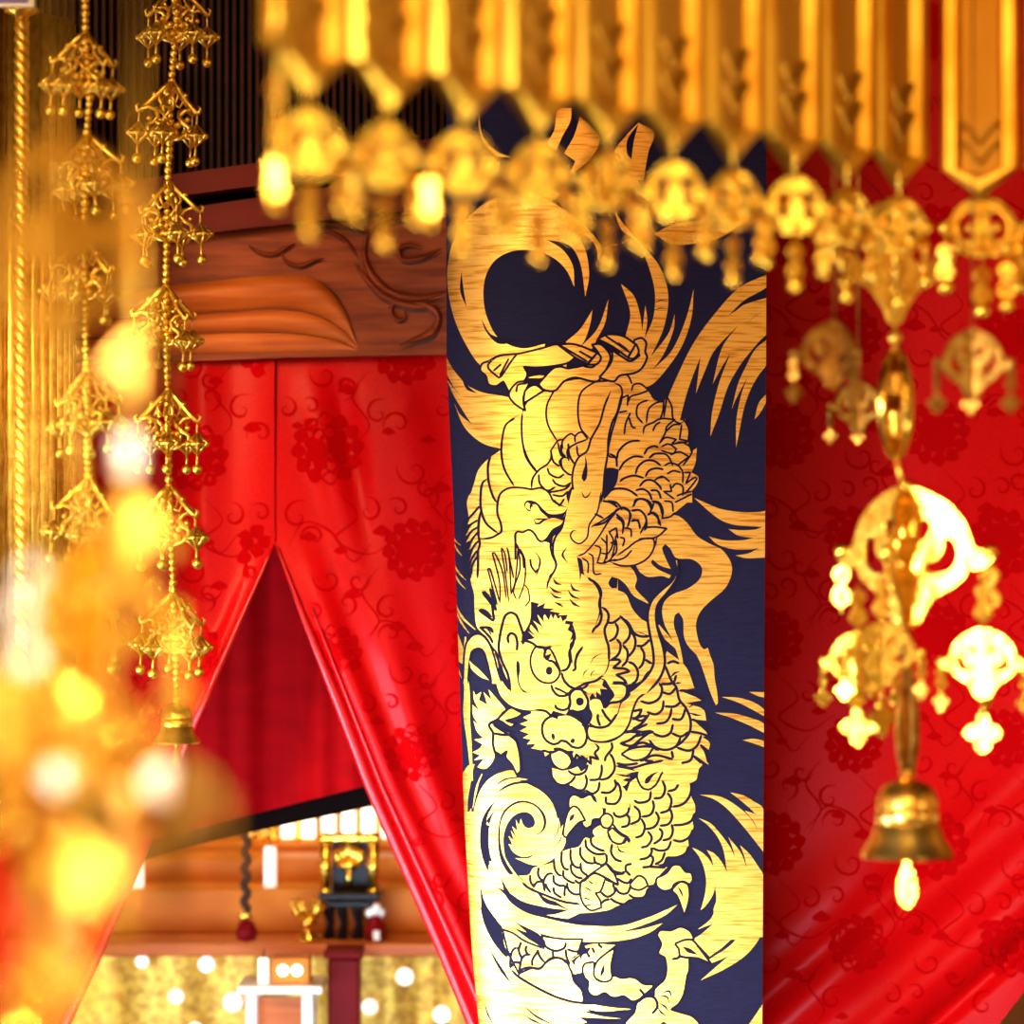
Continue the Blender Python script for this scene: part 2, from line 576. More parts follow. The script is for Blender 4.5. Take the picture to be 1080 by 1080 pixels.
G l 470,690 530,670 550,600
G l 530,490 590,500 660,525
G l 590,570 620,610 645,690
G l 545,640 600,690
G l 380,60 420,45 460,60
G t12 400,150 430,120 460,110
G t12 430,185 470,180
G l 455,230 520,235 610,290
G t12 520,340 550,315 600,310
G t12 520,370 570,385 600,385
G l 535,410 600,440 655,520
G l 180,520 260,500 300,490
# M right feathers
M l 720,575 800,545 900,470 
M l 760,470 860,480 980,470 900,530 820,590 720,575
M p 735,660 800,620 900,600 1000,600 940,680 840,710
M l 690,755 820,770 930,740 1080,710
M l 920,710 1000,720
M l 820,380 900,350 950,350 900,410 820,460
M l 830,310 900,295 880,340 830,380
M t14 700,500 800,480 900,462
M l 740,575 840,600 960,590
M t14 690,820 760,835 820,850
G l 100,330 150,300 215,240
G l 90,500 170,480 260,440
G l 130,600 230,560 330,610
G l 210,680 300,640 420,665
G l 160,400 220,420 270,380
G l 60,690 120,700 200,690
# K right scales
K g 380,330 500,330 640,500 760,560 800,700 790,850 660,1000 560,1080 320,920 340,600
K l 370,420 420,420 490,370
K l 300,270 340,290 375,340 370,410 340,480 350,560 375,640 380,740 360,850 310,930
K l 440,420 465,480 440,560 380,600
K l 480,350 560,440 580,490 570,560 510,630
K l 450,570 490,630 470,720 390,785
K l 510,630 555,690 550,780 500,840
K l 590,500 630,580 620,670 560,750
K l 640,640 700,640 770,580
K l 680,650 715,720 700,810 660,860
K l 560,790 620,820 655,890 640,970 590,1010
K l 720,770 790,810
K l 490,370 560,420 620,520 680,550 770,550
K l 390,780 470,770 490,790 420,850 540,860 575,885 450,915 520,960 560,1010
K n 550,1080 560,1010 650,990 700,940 640,1020 590,1080
K l 310,930 380,980 430,1080
K l 390,990 500,990 545,1010 545,1080
# mustache strand
# head face fill
J g 160,0 250,0 540,0 720,100 1080,100 1080,1080 350,1080 330,930 250,800 180,620 60,470 150,480 170,430 50,300 170,370 130,250 70,130 200,240 150,90
M p 780,200 830,130 900,70 960,-10 1060,-10 1000,90 930,160 870,210 830,300 800,410 740,500 650,545 570,560 480,540 455,470 470,430 560,440 640,410 700,330 730,240
M g 400,120 560,40 600,30 680,80 780,90 780,180 730,230 700,330 640,410 560,440 470,420 480,300 460,200
# mouth
M n 380,120 440,105 560,45 600,50 640,110 680,180 640,250 590,290 560,220 510,210 480,230 470,180
M g 400,125 440,108 560,48 590,60 580,100 620,130 560,125 570,180 530,145 530,200 500,160 480,190 450,150
M g 490,245 560,250 575,290 610,350 645,395 620,425 560,435 500,420 475,395 490,350 500,300
M g 655,90 720,85 770,110 760,190 720,225 640,235 680,180
M g 720,250 690,300 680,340 630,320 600,290 650,270
M l 655,85 740,85 780,115 770,190 720,230 640,245 600,290
M l 575,290 610,350 650,395
M l 545,330 545,380 565,430
M l 540,350 550,400
M l 470,400 500,430 560,443 620,430 660,390 700,330
M l 470,290 490,340 475,390 430,430
# left jaw
F p 200,-20 240,130 280,260 350,330 450,360 560,360 610,385 640,345 700,350 735,300 720,260 620,210 480,200 420,250 370,210 300,130 255,-20
F g 300,60 380,0 480,-20 500,100 540,160 620,190 640,250 720,270 740,300 700,380 560,340 400,300 360,220
F p 350,340 280,400 210,450 240,500 240,600 290,640 330,610 320,650 360,700 390,765 415,730 390,560 340,510 360,500 240,440 280,420 350,460 385,440 320,420 390,400 430,375 400,360
F g 320,350 280,300 210,220 230,290 180,240 205,320 150,290 165,240 130,260 115,230 120,290 155,360 110,320 115,390 160,460 115,420 140,490 180,530 120,540 175,570 150,600 110,620 160,640 120,670 185,660 140,715 190,725 230,690 250,640 235,580 245,510 210,450 270,410
F l 320,350 270,410 215,445 240,500 240,570 265,640 310,640 330,610
F l 240,500 330,510 370,490
F l 240,445 340,510
# left whisker
F w34 66,-110 60,60 74,220 74,400 90,560 108,800
T g 90,1090 100,800 120,650 160,580 220,530 290,530 360,590 410,680 450,800 480,920 530,1090 420,1090 390,950 340,760 300,700 250,690 190,730 165,850 155,960 145,1090
T l 90,1090 100,800 120,650 160,580 220,530 290,530 360,590 410,680 450,800 480,920 530,1090
T l 145,1090 155,960 165,850 190,730 250,690 300,700 340,760 390,950 420,1090
T g 165,830 230,900 300,970 380,1050 300,1020 220,960 180,910
F g 90,45 150,95 215,165 140,125 105,85
# snout M
M g 0,310 100,305 160,340 200,355 300,345 400,400 460,470 460,560 520,570 550,600 520,610 550,700 500,650 500,750 460,680 430,700 400,680 340,720 340,660 230,630 120,630 0,610 60,580 0,520 40,510 -20,460 20,450 -30,400 30,390
F g 610,385 560,370 500,370 430,400 470,420 410,440 460,460 410,485 470,505 430,530 480,540 455,570 510,565 490,595 560,600 620,600 660,570 620,470
F g 560,610 600,625 570,645
F l 620,600 660,600 720,620 740,610
M l 0,305 60,300 120,310 160,340 220,365 170,350 110,390 90,450 110,530 170,575 220,570 245,550 290,560 340,600 400,605 440,570 455,500 430,420 400,370 370,345 300,335
M n 165,500 185,490 198,520 185,548 170,530
M n 325,540 345,528 360,545 345,572 322,565
M l 90,625 170,645 240,620 290,650 330,650 345,630
M l 330,660 350,720 370,660 420,710 410,670 490,740 480,680 550,700 520,650 550,610 520,570
M n 290,320 310,340 360,335 330,325
# eyes
M g 310,190 340,130 390,125 440,170 465,240 440,290 380,310 320,300
M l 310,300 320,240 315,180 350,135 400,130 440,170 465,235 440,295 380,315 330,305 295,335
M n 365,230 375,205 400,198 425,210 430,240 410,262 380,260
M l 165,90 180,140 220,180 270,185 310,165 330,130
M l 195,255 210,285 260,300 300,285 318,240
M l 410,420 440,420 475,390
# nose, brow (J/K)
K g -40,940 -20,820 0,740 60,600 300,600 370,760 360,850 310,930 200,990 60,1030
J l 830,890 850,960 900,1020 970,1050 1040,1040 1090,1000
K l -70,900 -50,960 0,1020 60,1045 150,1000 260,970 320,920
K l 130,650 80,730 60,800 60,860 30,880
K t9 320,710 240,750 200,820
K t10 190,860 150,890 130,940
K t10 250,870 215,900 210,940
K l 290,270 310,350 290,430 240,480 220,520
K l 180,0 260,50 305,130 290,230 290,290
J p 590,650 680,660 730,680 800,830 815,880 800,940 740,990 650,985 580,930 540,840 540,740
J n 650,660 730,645 690,690 680,730 740,710 710,770 760,790 690,780 655,740 660,690
J l 700,780 750,790 800,850 820,890
J n 680,870 700,840 735,845 745,880 725,915 690,910
J l 440,600 500,595 560,620 600,650 680,660 740,645
J l 820,880 880,860 910,800 905,700 940,620 950,540
J n 470,530 530,400 540,220 620,240 600,270 680,230 660,280 760,290 720,310 820,330 800,350 890,345 870,400 945,410 930,470 955,540 905,600 930,520 890,490 910,440 860,430 880,380 840,410 820,360 800,390 770,340 750,390 730,340 710,400 670,340 660,360 665,420 600,340 620,400 660,470 560,400 600,460 620,530 540,440 530,480 600,560 510,500 580,570 470,590
# ear J
J l 470,590 465,530 430,420 400,350 350,325 300,350 270,430 240,580 235,680 270,800 320,910 350,1080
J l 330,620 320,560 350,520 390,540 410,610 405,690
J n 400,820 410,775 430,800 435,880 425,960 450,1040 500,1075 560,1075 480,1085 430,1030 410,950
J l 465,630 465,560 480,500
J l 200,690 240,810 250,920 340,1060
J n 220,780 250,800 240,850 300,920 270,900 310,960 340,1060 270,980 240,880
J l 180,620 150,560 60,465 150,470 180,510
J l 190,410 50,305 80,300 170,370
J l 210,300 80,135 100,130 210,270
J l 170,250 190,400
J l 150,90 210,310
J l 140,460 185,520
# hair spikes D
D l10 210,860 230,850 265,860 290,900
D l10 300,810 220,745 245,740 290,780
D l10 290,760 310,720 230,630 250,640 320,720
D l10 330,715 265,480 280,480 345,700
D l10 290,580 320,710
D l10 345,700 340,560 295,380 310,380 360,500 385,680
D l10 350,345 380,530 400,690
D l10 355,345 375,390 390,500
D l10 385,345 400,400 415,640 440,560 460,330
D l10 430,540 390,345
D l10 460,340 470,480 430,620 450,680
D l10 470,350 500,420 500,560 460,680
D l10 520,600 530,680 500,720
D l10 500,580 520,605
# big arm D / Y
Y l 200,760 290,750 350,720 375,700 370,630 345,560 345,470 370,390 440,345 560,345 620,355 700,345 760,380 800,450 870,490 900,500
Y n 560,480 590,445 660,460 720,520 770,555 880,545 920,480 905,400 950,330 950,480 890,560 880,650 860,700 800,740 790,830 760,790 700,780 740,750 790,680 860,640 880,610 800,590 730,610 690,640 650,640 640,600 660,590 720,590 760,590 700,560 650,500 620,500 615,535 590,530
Y g 570,490 590,460 615,465 605,500 615,525 590,515
Y g 630,480 660,480 700,540 750,580 690,580 650,550
Y g 650,600 680,605 710,600 680,625 655,625
Y l 490,800 490,720 510,700 550,705 600,685 640,710 680,770 720,785
Y l 490,790 520,850 550,900 560,1000
Y l 490,720 490,850 490,930 
Y t14 650,860 690,930 680,1000 660,1060
Y l 610,920 620,980 655,1030 680,1000
Y l 770,800 790,890 820,960 810,1020 760,1070
Y t14 935,825 880,870 890,930 920,970
# belly plates and outer plates
Y l 380,-40 375,60 400,190 480,330
Y l 290,80 265,170 275,310 310,420 340,465
Y l 265,265 220,310 205,420 210,520 250,630 350,715
Y l 210,520 190,630 190,740 200,800 185,860 185,960 180,1080
Y l 550,-10 580,100 660,215
Y l 620,350 630,270 680,200 750,150 780,100 780,30
Y l 680,230 690,310 750,365 820,335
Y l 760,380 830,370 900,350 940,310
Y l 750,180 770,230 840,260 890,230
Y l 790,270 820,310 890,330 945,300
Y l 790,400 870,410 920,370
Y l 890,430 850,490 800,440
Y l 860,100 870,180 920,230 950,240
Y l 860,-10 870,60 900,90
Y l 780,60 800,130 850,170
Y l 900,80 850,130 870,180
Y l 920,-20 930,80 970,150
Y l 200,490 140,560 100,600
Y l 185,605 120,650 70,740
Y l 190,660 130,700 70,800
Y l 190,700 140,760 100,850
Y l 195,770 150,820 100,950
Y l 180,850 130,930 110,1010
Y l 180,900 140,970 130,1050
Y n 60,620 120,590 100,640 130,640 75,740 100,720 70,800 120,770 105,850 140,830 100,950 130,930 110,1010 140,990 130,1080 70,1080 50,800
B l12 545,512 540,600 550,720 590,820 640,885
B l12 500,545 440,590 415,690 412,740
B l12 548,510 560,465 610,405 690,372 745,372 700,470 705,580 770,700
B l12 745,372 790,325 850,302 940,295 1010,312 920,380 897,490 915,610 975,680
B l12 1010,315 1090,310
B l12 720,760 770,690 800,680
B l12 770,700 790,780 830,800 
B l12 800,740 800,690 850,645 880,660
B l12 880,700 880,660 920,635 960,680
B l12 840,820 830,750 880,710 930,690 960,680
B l12 890,720 900,780 950,790
# long horn ribbon N
N g 650,-60 600,60 560,200 490,330 455,430 390,480 350,560 335,660 345,780 330,860 290,930 270,1000 260,1100 480,1100 490,1000 530,920 580,800 600,600 625,450 630,330 660,200 700,120 730,0 745,-60
N l 650,-60 600,60 560,200 490,330 455,430 390,480 350,560 335,660 345,780 330,860 290,930 270,1000 260,1090
N l 475,1080 490,1000 530,920 580,800 600,600 625,450 630,330 660,200 700,120 730,0 745,-60
D g 800,-20 770,100 740,230 690,310 680,380 700,460 650,560 660,620 800,700 900,560 840,420 960,260 985,-20
N n 440,460 455,520 460,600 450,660 430,678 412,650 425,590 440,540
N t12 410,760 435,805 460,800 490,755
D l11 985,-10 960,120 910,200 895,280 850,320 810,305 790,270 805,240 830,240
D l 745,210 690,290 680,380 700,460 650,560 640,610
D t12 765,345 740,390 770,440
D n 830,405 860,420 880,520 920,540 970,600 985,680 980,760 930,880 965,780 975,680 960,610 910,545 860,510 850,560 845,490
D t14 680,540 700,570 735,580
D t14 655,590 690,620 735,630
D t14 665,630 690,655 735,665
D t14 690,690 720,705 745,720
D t14 790,570 810,610 850,620
D t14 775,615 800,650 845,670
D t14 785,670 810,700 850,720
D n 1050,530 1090,540 1085,600 1050,600 1030,570
D l11 800,1080 790,960 820,920 800,830
D l11 870,970 830,1020 820,1080
# coil right scales N/C/E
N n 605,570 660,565 715,580 700,680 660,750 590,830 590,700
N g 625,470 690,490 690,565 640,560
N l 640,450 690,485 700,560
N l 700,500 710,440 760,380 820,350 890,345
N l 715,590 760,520 840,475 920,480
N l 720,680 760,650 840,630 920,650
N l 850,620 870,560 930,510 1000,510 1060,550
N l 930,640 960,590 1020,570 1080,580
N l 920,460 950,410 1000,390 1040,400
N l 960,490 1000,455 1080,450
N l 600,800 660,745 740,735 810,755 870,800
N l 880,720 930,670 990,670 1050,720 1060,750
N l 850,750 910,740 960,770 985,830
N l 970,750 1030,755 1060,820
N l 1020,650 1080,640
N l 840,880 850,830 910,820 970,850 980,920
N l 580,835 650,850 710,890
N l 520,940 580,970
N l 500,1040 600,1010 690,920 750,890 800,920 800,1000 780,1060
N l 690,940 750,1000 750,1080
N l 820,920 880,910 930,960 940,1040 920,1080
N l 820,990 870,1000 890,1060
N l 985,840 1040,860 1070,950
N l 945,950 990,930 1030,960 1040,1030
N l 980,910 1000,850 
C l12 1060,0 1060,0
C l12 45,320 90,350 95,420 60,540 25,660 10,780 60,800
C l12 75,510 130,500
C l12 90,420 135,400 130,470
C l12 150,510 120,580 110,650
C l12 140,540 160,600 185,610
C l12 265,430 200,460 190,530 230,580
C l12 250,580 265,490 310,450 360,440 355,500 335,560
C l12 230,650 240,600 290,575 340,550 430,555 380,600 370,640 330,710
C l12 290,630 310,590 340,570
C l12 360,545 380,410 410,470 420,550 460,580 480,570
C l12 50,310 80,275 130,275 160,330
C l12 155,380 170,335 215,330 265,370 200,395 150,410 135,450
C l12 480,575 490,555 520,620 515,690 460,680 475,580
C l12 375,630 420,590 470,585
C l12 330,710 370,670 440,680 410,710 520,695
C l12 420,710 480,700 540,750 480,850
C l12 340,730 390,710 440,740 420,770 340,750
C l12 400,780 460,760 520,790 440,850
C l12 360,850 400,830 450,845 480,890 480,960
C l12 270,800 310,770 380,780 420,850
C l12 380,900 420,880 470,890
C l12 480,890 530,890 500,960 560,920 570,930 490,1030
C l12 410,990 440,960 480,980 480,1040
C l12 540,1025 430,1080
C l12 400,960 410,1010 360,1010 430,1060
C l12 300,940 350,915 400,950
E l12 0,50 60,60 100,110
E l12 160,90 200,40 250,50 280,100 270,130
E l12 50,110 100,95 150,130 140,190
E l12 150,110 210,110 250,170 210,260
E l12 255,140 290,130 330,170 340,210
E l12 280,50 330,60 355,110 350,160 400,150 435,120
E l12 360,50 410,60 420,120
E l12 150,180 200,170 210,230
E l12 220,220 300,215 380,225 310,280 200,290
E l12 60,150 100,190 100,260
E l12 10,250 60,220 70,290
E l12 110,220 150,230 155,280
E l12 20,320 60,300 60,370 30,410
E l12 80,280 110,290 100,340
E l12 60,400 130,350 200,300 290,290 300,340 260,410 180,455 90,460 20,435
E l12 160,360 110,410 40,430
E l12 0,260 0,420
E l12 440,20 490,0 540,-10
D l11 830,400 880,380 960,290 1030,180 1080,120
D l11 920,215 1000,170 1080,110
D l11 1000,50 1080,70
D l11 940,130 1000,160
D l11 860,410 900,440 900,510
D l11 900,380 930,400 940,510 990,510
D l11 940,330 980,350 960,440
D l11 980,280 1020,330 1000,440 950,440
D l11 1030,240 1060,300 1030,380 980,380
D l11 1080,260 1050,410 1000,450
D l11 1060,320 1080,330
D l11 1000,440 1080,420
K g 1012,-170 1018,-80 980,20 880,110 800,190 765,260 748,340 752,430 775,560 800,700 800,820 740,930 660,1010 570,1090 740,1090 840,980 890,890 912,790 895,660 860,540 835,440 828,330 850,240 930,140 1015,20 1040,-80 1030,-170
K l 1012,-170 1018,-80 980,20 880,110 800,190 765,260 748,340 752,430 775,560 800,700 800,820 740,930 660,1010 570,1090
K l 740,1090 840,980 890,890 912,790 895,660 860,540 835,440 828,330 850,240 930,140 1015,20 1040,-80 1030,-170
# top claw S
S p 85,260 95,225 130,210 190,180 290,170 420,140 500,120 560,150 600,190 560,220 470,238 380,245 320,240 340,280 320,320 280,340 240,400 235,370 210,320 170,345 130,335 115,290
S p 240,390 280,330 320,320 350,330 320,400 320,440 330,480 270,440
S l 280,380 290,340 340,330
S p 320,440 330,370 380,340 430,370
S n 340,260 470,252 450,310 350,330
S w12 348,300 390,296 460,292
S p 130,225 180,185 285,170 250,215 200,290 185,300 130,250
S l 240,195 190,290
S l 155,265 200,225
S p 400,335 480,250 520,240 560,250 590,245 620,240 700,215 700,180 650,240 700,240 730,180 690,120 740,120 790,180 780,230 740,300 720,320 690,320 600,300 540,320 490,370 430,365
S n 560,220 600,235 600,250 570,250 550,240
S p 505,120 600,120 720,165 665,225 600,190
S l 520,125 670,215
S l 620,155 700,200
S p 720,165 740,190 720,225 665,230
S p 730,300 780,240 800,200 800,150 860,190 900,210 950,180 920,130 920,95 960,85 985,110 980,160 990,190 960,250 920,275 840,290 810,320
S p 720,90 780,65 860,75 930,120 885,190 800,130
S l 760,70 900,165
S l 830,110 885,150
S p 930,115 945,160 920,195 885,195
"""
# ------------------------------------------------------------------ the banner wrapped round the pillar
BL = [(-40, 470), (380, 471), (530, 478), (700, 484), (870, 490), (1000, 497.5), (1080, 505), (1140, 511)]
BR = [(-40, 809), (380, 808), (700, 806), (1080, 804), (1140, 804)]


NCOL = 44
UCOL = [(k / NCOL) ** 1.35 for k in range(NCOL + 1)]


def bow(u):
    """how far the cloth has turned away from the eye at u (0 left edge, 1 right edge), metres, and its slope"""
    s = max(0., (.46 - u) / .495)
    return .10 * (1 - math.sqrt(max(0., 1 - s * s))) + .035 * max(0., u - .46) ** 2


BOW = [bow(u) for u in UCOL]


def uv_of(px, py):
    l, r = lerp_tab(BL, py), lerp_tab(BR, py)
    return min(1., max(0., (px - l) / (r - l)))


def banner_uv(u, py, lift=0.):
    l, r = lerp_tab(BL, py), lerp_tab(BR, py)
    return P(l + u * (r - l), py, 5.0 + lerp_tab(list(zip(UCOL, BOW)), u) - lift)


def banner_nrm(u):
    e = .004
    a, b = max(0., u - e), min(1., u + e)
    return Vector(((bow(b) - bow(a)) / ((b - a) * .4), -1, 0)).normalized()


def cut_columns(vs, fs):
    """vs in (u*340, py): split the faces along the cloth's bend lines so that art and cloth share the same facets"""
    if not fs:
        return vs, fs
    lo, hi = min(v[0] for v in vs) / 340, max(v[0] for v in vs) / 340
    cols = [u for u in UCOL if lo + 1e-4 < u < hi - 1e-4]
    if not cols:
        return vs, fs
    bm = bmesh.new()
    bv = [bm.verts.new((v[0], v[1], 0)) for v in vs]
    for f in fs:
        try:
            bm.faces.new([bv[i] for i in f])
        except ValueError:
            pass
    for u in cols:
        bmesh.ops.bisect_plane(bm, geom=bm.verts[:] + bm.edges[:] + bm.faces[:], dist=1e-5, plane_co=(u * 340, 0, 0), plane_no=(1, 0, 0))
    bm.verts.index_update()
    r = [(v.co.x, v.co.y) for v in bm.verts], [[v.index for v in f.verts] for f in bm.faces]
    bm.free()
    return r


def gold_thread():
    m = mat('gold_thread', (1.0, .60, .10), .40, .92, bump=.10, bscale=(28, 28, 420))
    nt = m.node_tree
    b = nt.nodes['Principled BSDF']
    tc = nt.nodes.new('ShaderNodeTexCoord')
    mp = nt.nodes.new('ShaderNodeMapping')
    mp.inputs['Scale'].default_value = (22, 22, 330)
    nz = nt.nodes.new('ShaderNodeTexNoise')
    nz.inputs['Scale'].default_value = 1
    nz.inputs['Detail'].default_value = 5
    cr = nt.nodes.new('ShaderNodeValToRGB')
    e = cr.color_ramp.elements
    e[0].position, e[0].color = .33, (.62, .22, .025, 1)
    e[1].position, e[1].color = .50, (1., .54, .085, 1)
    k = e.new(.70)
    k.color = (1., .61, .15, 1)
    nt.links.new(tc.outputs['Object'], mp.inputs['Vector'])
    nt.links.new(mp.outputs['Vector'], nz.inputs['Vector'])
    nt.links.new(nz.outputs['Fac'], cr.inputs['Fac'])
    nt.links.new(cr.outputs['Color'], b.inputs['Base Color'])
    return m


M_NAVY = mat('navy_silk', (.0115, .0075, .030), .62, 0, noise=(.008, .0055, .022), bump=.25, bscale=(60, 60, 500), spec=.12)
M_NAVYLINE = mat('navy_stitch', (.010, .006, .022), .7, 0, spec=.1, bump=.01)
M_THREAD = gold_thread()

banner = thing('pillar_banner', 'dark navy banner with gold embroidered dragon wrapped round the pillar', 'banner', P(640, 1080, 5.0))
mb = MB()
mb.grid(lambda u, v: banner_uv(UCOL[round(u * NCOL)], -40 + 1180 * v), NCOL, 60)
# the cloth turns back at both edges, so it has a thickness from the side
def back_strip(side):
    def fn(u, v):
        py = -40 + 1180 * v
        q = banner_uv(0 if side < 0 else 1, py)
        return q + Vector((side * .002 * u - side * .03 * u * u, .05 * u if side > 0 else .16 * u, 0))
    return fn
mb.grid(back_strip(-1), 4, 60)
mb.grid(back_strip(1), 4, 60)
mb.build('cloth', M_NAVY, banner)
mb = MB()
us = []
for k, (mi, vs, fs) in enumerate(art_layers(ART)):
    vs, fs = cut_columns([(uv_of(v.x, v.y) * 340, v.y) for v in vs], fs)
    fs = [f if sum(vs[f[i - 1]][0] * vs[f[i]][1] - vs[f[i]][0] * vs[f[i - 1]][1] for i in range(len(f))) < 0 else f[::-1] for f in fs]
    mb.add([banner_uv(a / 340, b, .0004 + k * 2.5e-6) for a, b in vs], fs, mi)
    us += [a / 340 for a, b in vs]
o = mb.build('embroidered_dragon', [M_THREAD, M_NAVYLINE], banner)
o.data.normals_split_custom_set_from_vertices([banner_nrm(u) for u in us])
o['label'] = 'gold embroidered dragon among swirling clouds and waves'
# ------------------------------------------------------------------ materials of the place
M_RED = mat('red_brocade', (.60, .0014, .0022), .36, 0, noise=(.54, .0011, .0018), bump=.10, bscale=(300, 300, 300), spec=.09)
M_DAMASK = mat('red_damask_figure', (.46, .0011, .002), .7, 0, spec=.0)
M_HEM = mat('red_satin_hem', (.54, .002, .005), .28, 0, spec=.4)
M_INNER = mat('deep_red_lining', (.46, .003, .006), .65, 0, noise=(.38, .0022, .005), bscale=(14, 14, 40), spec=.02)
M_WOOD = mat('reddish_cedar', (.36, .062, .013), .5, 0, noise=(.20, .028, .007), bump=.25, bscale=(9, 9, 80), spec=.2)
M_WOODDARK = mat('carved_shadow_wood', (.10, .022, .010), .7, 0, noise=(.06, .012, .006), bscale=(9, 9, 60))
M_WOODLIT = mat('lit_orange_cedar', (.66, .16, .025), .45, 0, noise=(.46, .085, .014), bump=.2, bscale=(6, 6, 70), spec=.2)  # lit copy of the cedar; wave highlights put into the colour
M_LACQ = mat('red_brown_lacquer', (.17, .008, .006), .5, 0, noise=(.12, .006, .005), bscale=(5, 5, 30), spec=.15)
M_DARK = mat('black_brown_lacquer', (.0045, .0013, .001), .6, 0, noise=(.003, .001, .0008), bscale=(20, 20, 20), spec=.03)
M_SLAT = mat('dark_slat', (.060, .008, .006), .5, 0, noise=(.035, .005, .004), bscale=(20, 20, 40), spec=.15)
M_BACK = mat('amber_plaster', (.55, .22, .05), .8, 0, noise=(.40, .14, .03), bscale=(3, 3, 3))
M_FLOORM = mat('dark_boards', (.12, .05, .02), .5, 0, noise=(.07, .03, .012), bscale=(2, 30, 2))


def gold(name, base, rough, dark=.55, bump=.0, sc=18):
    return mat(name, base, rough, 1.0, noise=tuple(c * k for c, k in zip(base, (dark, dark * .78, dark * .5))), bump=bump, bscale=(sc, sc, sc))


M_GOLD = gold('bright_gold', (1.0, .67, .10), .26, .85, .55, 95)
M_GOLDSOFT = gold('satin_gold', (1.0, .64, .10), .36, .75, .45, 60)
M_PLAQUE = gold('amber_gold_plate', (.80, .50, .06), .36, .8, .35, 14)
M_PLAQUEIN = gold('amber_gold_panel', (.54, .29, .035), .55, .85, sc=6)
M_BELL = gold('bell_gold', (1.0, .66, .16), .30, .9, 0, 20)
M_GOLDSHADE = gold('shaded_gold', (.38, .19, .035), .36, .5, .7, 80)  # gold darkened to stand for shade and dimness
M_CHAINGOLD = gold('fine_gold_wire', (1.0, .71, .11), .36, .8, sc=150)
M_WHITE = mat('white_paint', (.85, .80, .70), .5, 0, spec=.4)
M_LANTERN = mat('lit_white_paper', (.9, .85, .7), .7, 0, emit=(1, .93, .75), estr=2.6)
M_AMBERLIT = mat('amber_gilt_glow', (.9, .6, .2), .7, 0, emit=(1, .62, .12), estr=1.6)
M_WAXGLARE = mat('white_wax_glare', (.95, .93, .88), .5, 0, spec=.4, emit=(1, .9, .75), estr=.9)  # self-lit; candle wax and the added glare spots
M_BLACK = mat('black_lacquer', (.008, .004, .005), .35, 0, spec=.12)
M_ORANGE = mat('orange_lacquer', (.72, .22, .02), .5, 0, spec=.15, noise=(.60, .15, .012), bscale=(8, 8, 8))
M_REDL = mat('red_lacquer', (.17, .002, .004), .45, 0, spec=.06)
M_PURPLE = mat('violet_paint', (.14, .10, .42), .5, 0)
M_BROCADE = mat('gold_brocade', (.86, .56, .08), .55, .45, noise=(.52, .26, .03), bump=.6, bscale=(70, 70, 70))
M_GLAREBEAD = mat('glare_white', (.92, .88, .78), .35, 0, spec=.5, emit=(1, .92, .72), estr=.9)  # glow put in so the beads imitate blurred highlights
M_BEADDK = mat('dark_wood_bead', (.05, .02, .012), .5, 0, spec=.15)

# ------------------------------------------------------------------ shell: floor, rear wall, ceiling, pillar, rails, lattice
def struct_box(name, c, s, m, bev=0.):
    b = MB()
    b.box((0, 0, 0), s, bev=bev)
    return struct(b.build(name, m, loc=c, smooth=False))


struct_box('floor', (0, 4.5, -.05), (8, 12, .1), M_FLOORM)
struct_box('ceiling', (0, 4.5, 4.05), (8, 12, .1), M_DARK)
struct_box('wall_back', (0, 9.2, 2.0), (8, .1, 4.0), M_BACK)
b = MB()
b.lathe([(.0, 4.0), (.165, 4.0), (.165, 0), (.0, 0)], (0, 0, 0), 40)
c = P(640, 540, 5.205)
struct(b.build('pillar', M_WOOD, loc=(P(655, 540, 5.19).x, 5.19, 0)))

DW = 5.33                                             # plane of the beam and curtains


def slab(pts_top, pts_bot, d, thick, m, name, mats=None):
    """a long member seen between two picture polylines, THICK deep"""
    b = MB()
    n = len(pts_top)
    vs = []
    for (a, c) in zip(pts_top, pts_bot):
        vs += [P(*a, d), P(*c, d), P(*a, d) + Vector((0, thick, 0)), P(*c, d) + Vector((0, thick, 0))]
    fs = []
    for i in range(n - 1):
        k, l = 4 * i, 4 * i + 4
        fs += [(k, k + 1, l + 1, l), (k + 2, l + 2, l + 3, k + 3), (k, l, l + 2, k + 2), (k + 1, k + 3, l + 3, l + 1)]
    fs += [(0, 2, 3, 1), (4 * n - 4, 4 * n - 3, 4 * n - 1, 4 * n - 2)]
    b.add(vs, fs)
    ctr = sum(vs, Vector()) / len(vs)
    return b.build(name, m, at=ctr, smooth=False)


# two lacquered rails above the carved beam, then the vertical lattice over them
struct(slab([(20, 206), (480, 143)], [(20, 229), (480, 168)], 5.27, .16, M_LACQ, 'trim_1'))
struct(slab([(20, 229), (480, 168)], [(20, 245), (480, 185)], 5.34, .10, M_DARK, 'trim_2'))
struct(slab([(20, 245), (480, 178)], [(20, 268), (480, 216)], 5.29, .14, M_LACQ, 'trim_3'))
lat = thing('lattice_screen', 'dark lattice of thin vertical slats above the red rails', 'lattice', P(300, 200, 5.42))
b = MB()
x = -20.
while x < 800:
    p = P(x, 190, 5.42)
    b.box((p.x, 5.42, p.z + .22), (.0048, .010, .62))
    x += 8.1
b.build('slat', M_SLAT, lat, smooth=False)
b = MB()
p = P(380, 190, 5.47)
b.box((p.x, 5.47, p.z + .22), (1.15, .02, .64))
b.build('backing_board', M_DARK, lat, smooth=False)

# ------------------------------------------------------------------ carved beam
beam = thing('carved_beam', 'reddish cedar beam carved with waves and scrolls above the red curtains', 'beam', P(320, 378, DW))
BT = [(60, 268), (240, 244), (300, 236), (400, 221), (480, 210), (520, 205)]
BB = [(60, 384), (200, 381), (300, 377), (400, 375), (520, 372)]


def beam_pt(px, py, lift=0.):
    return P(px, py, DW - lift)


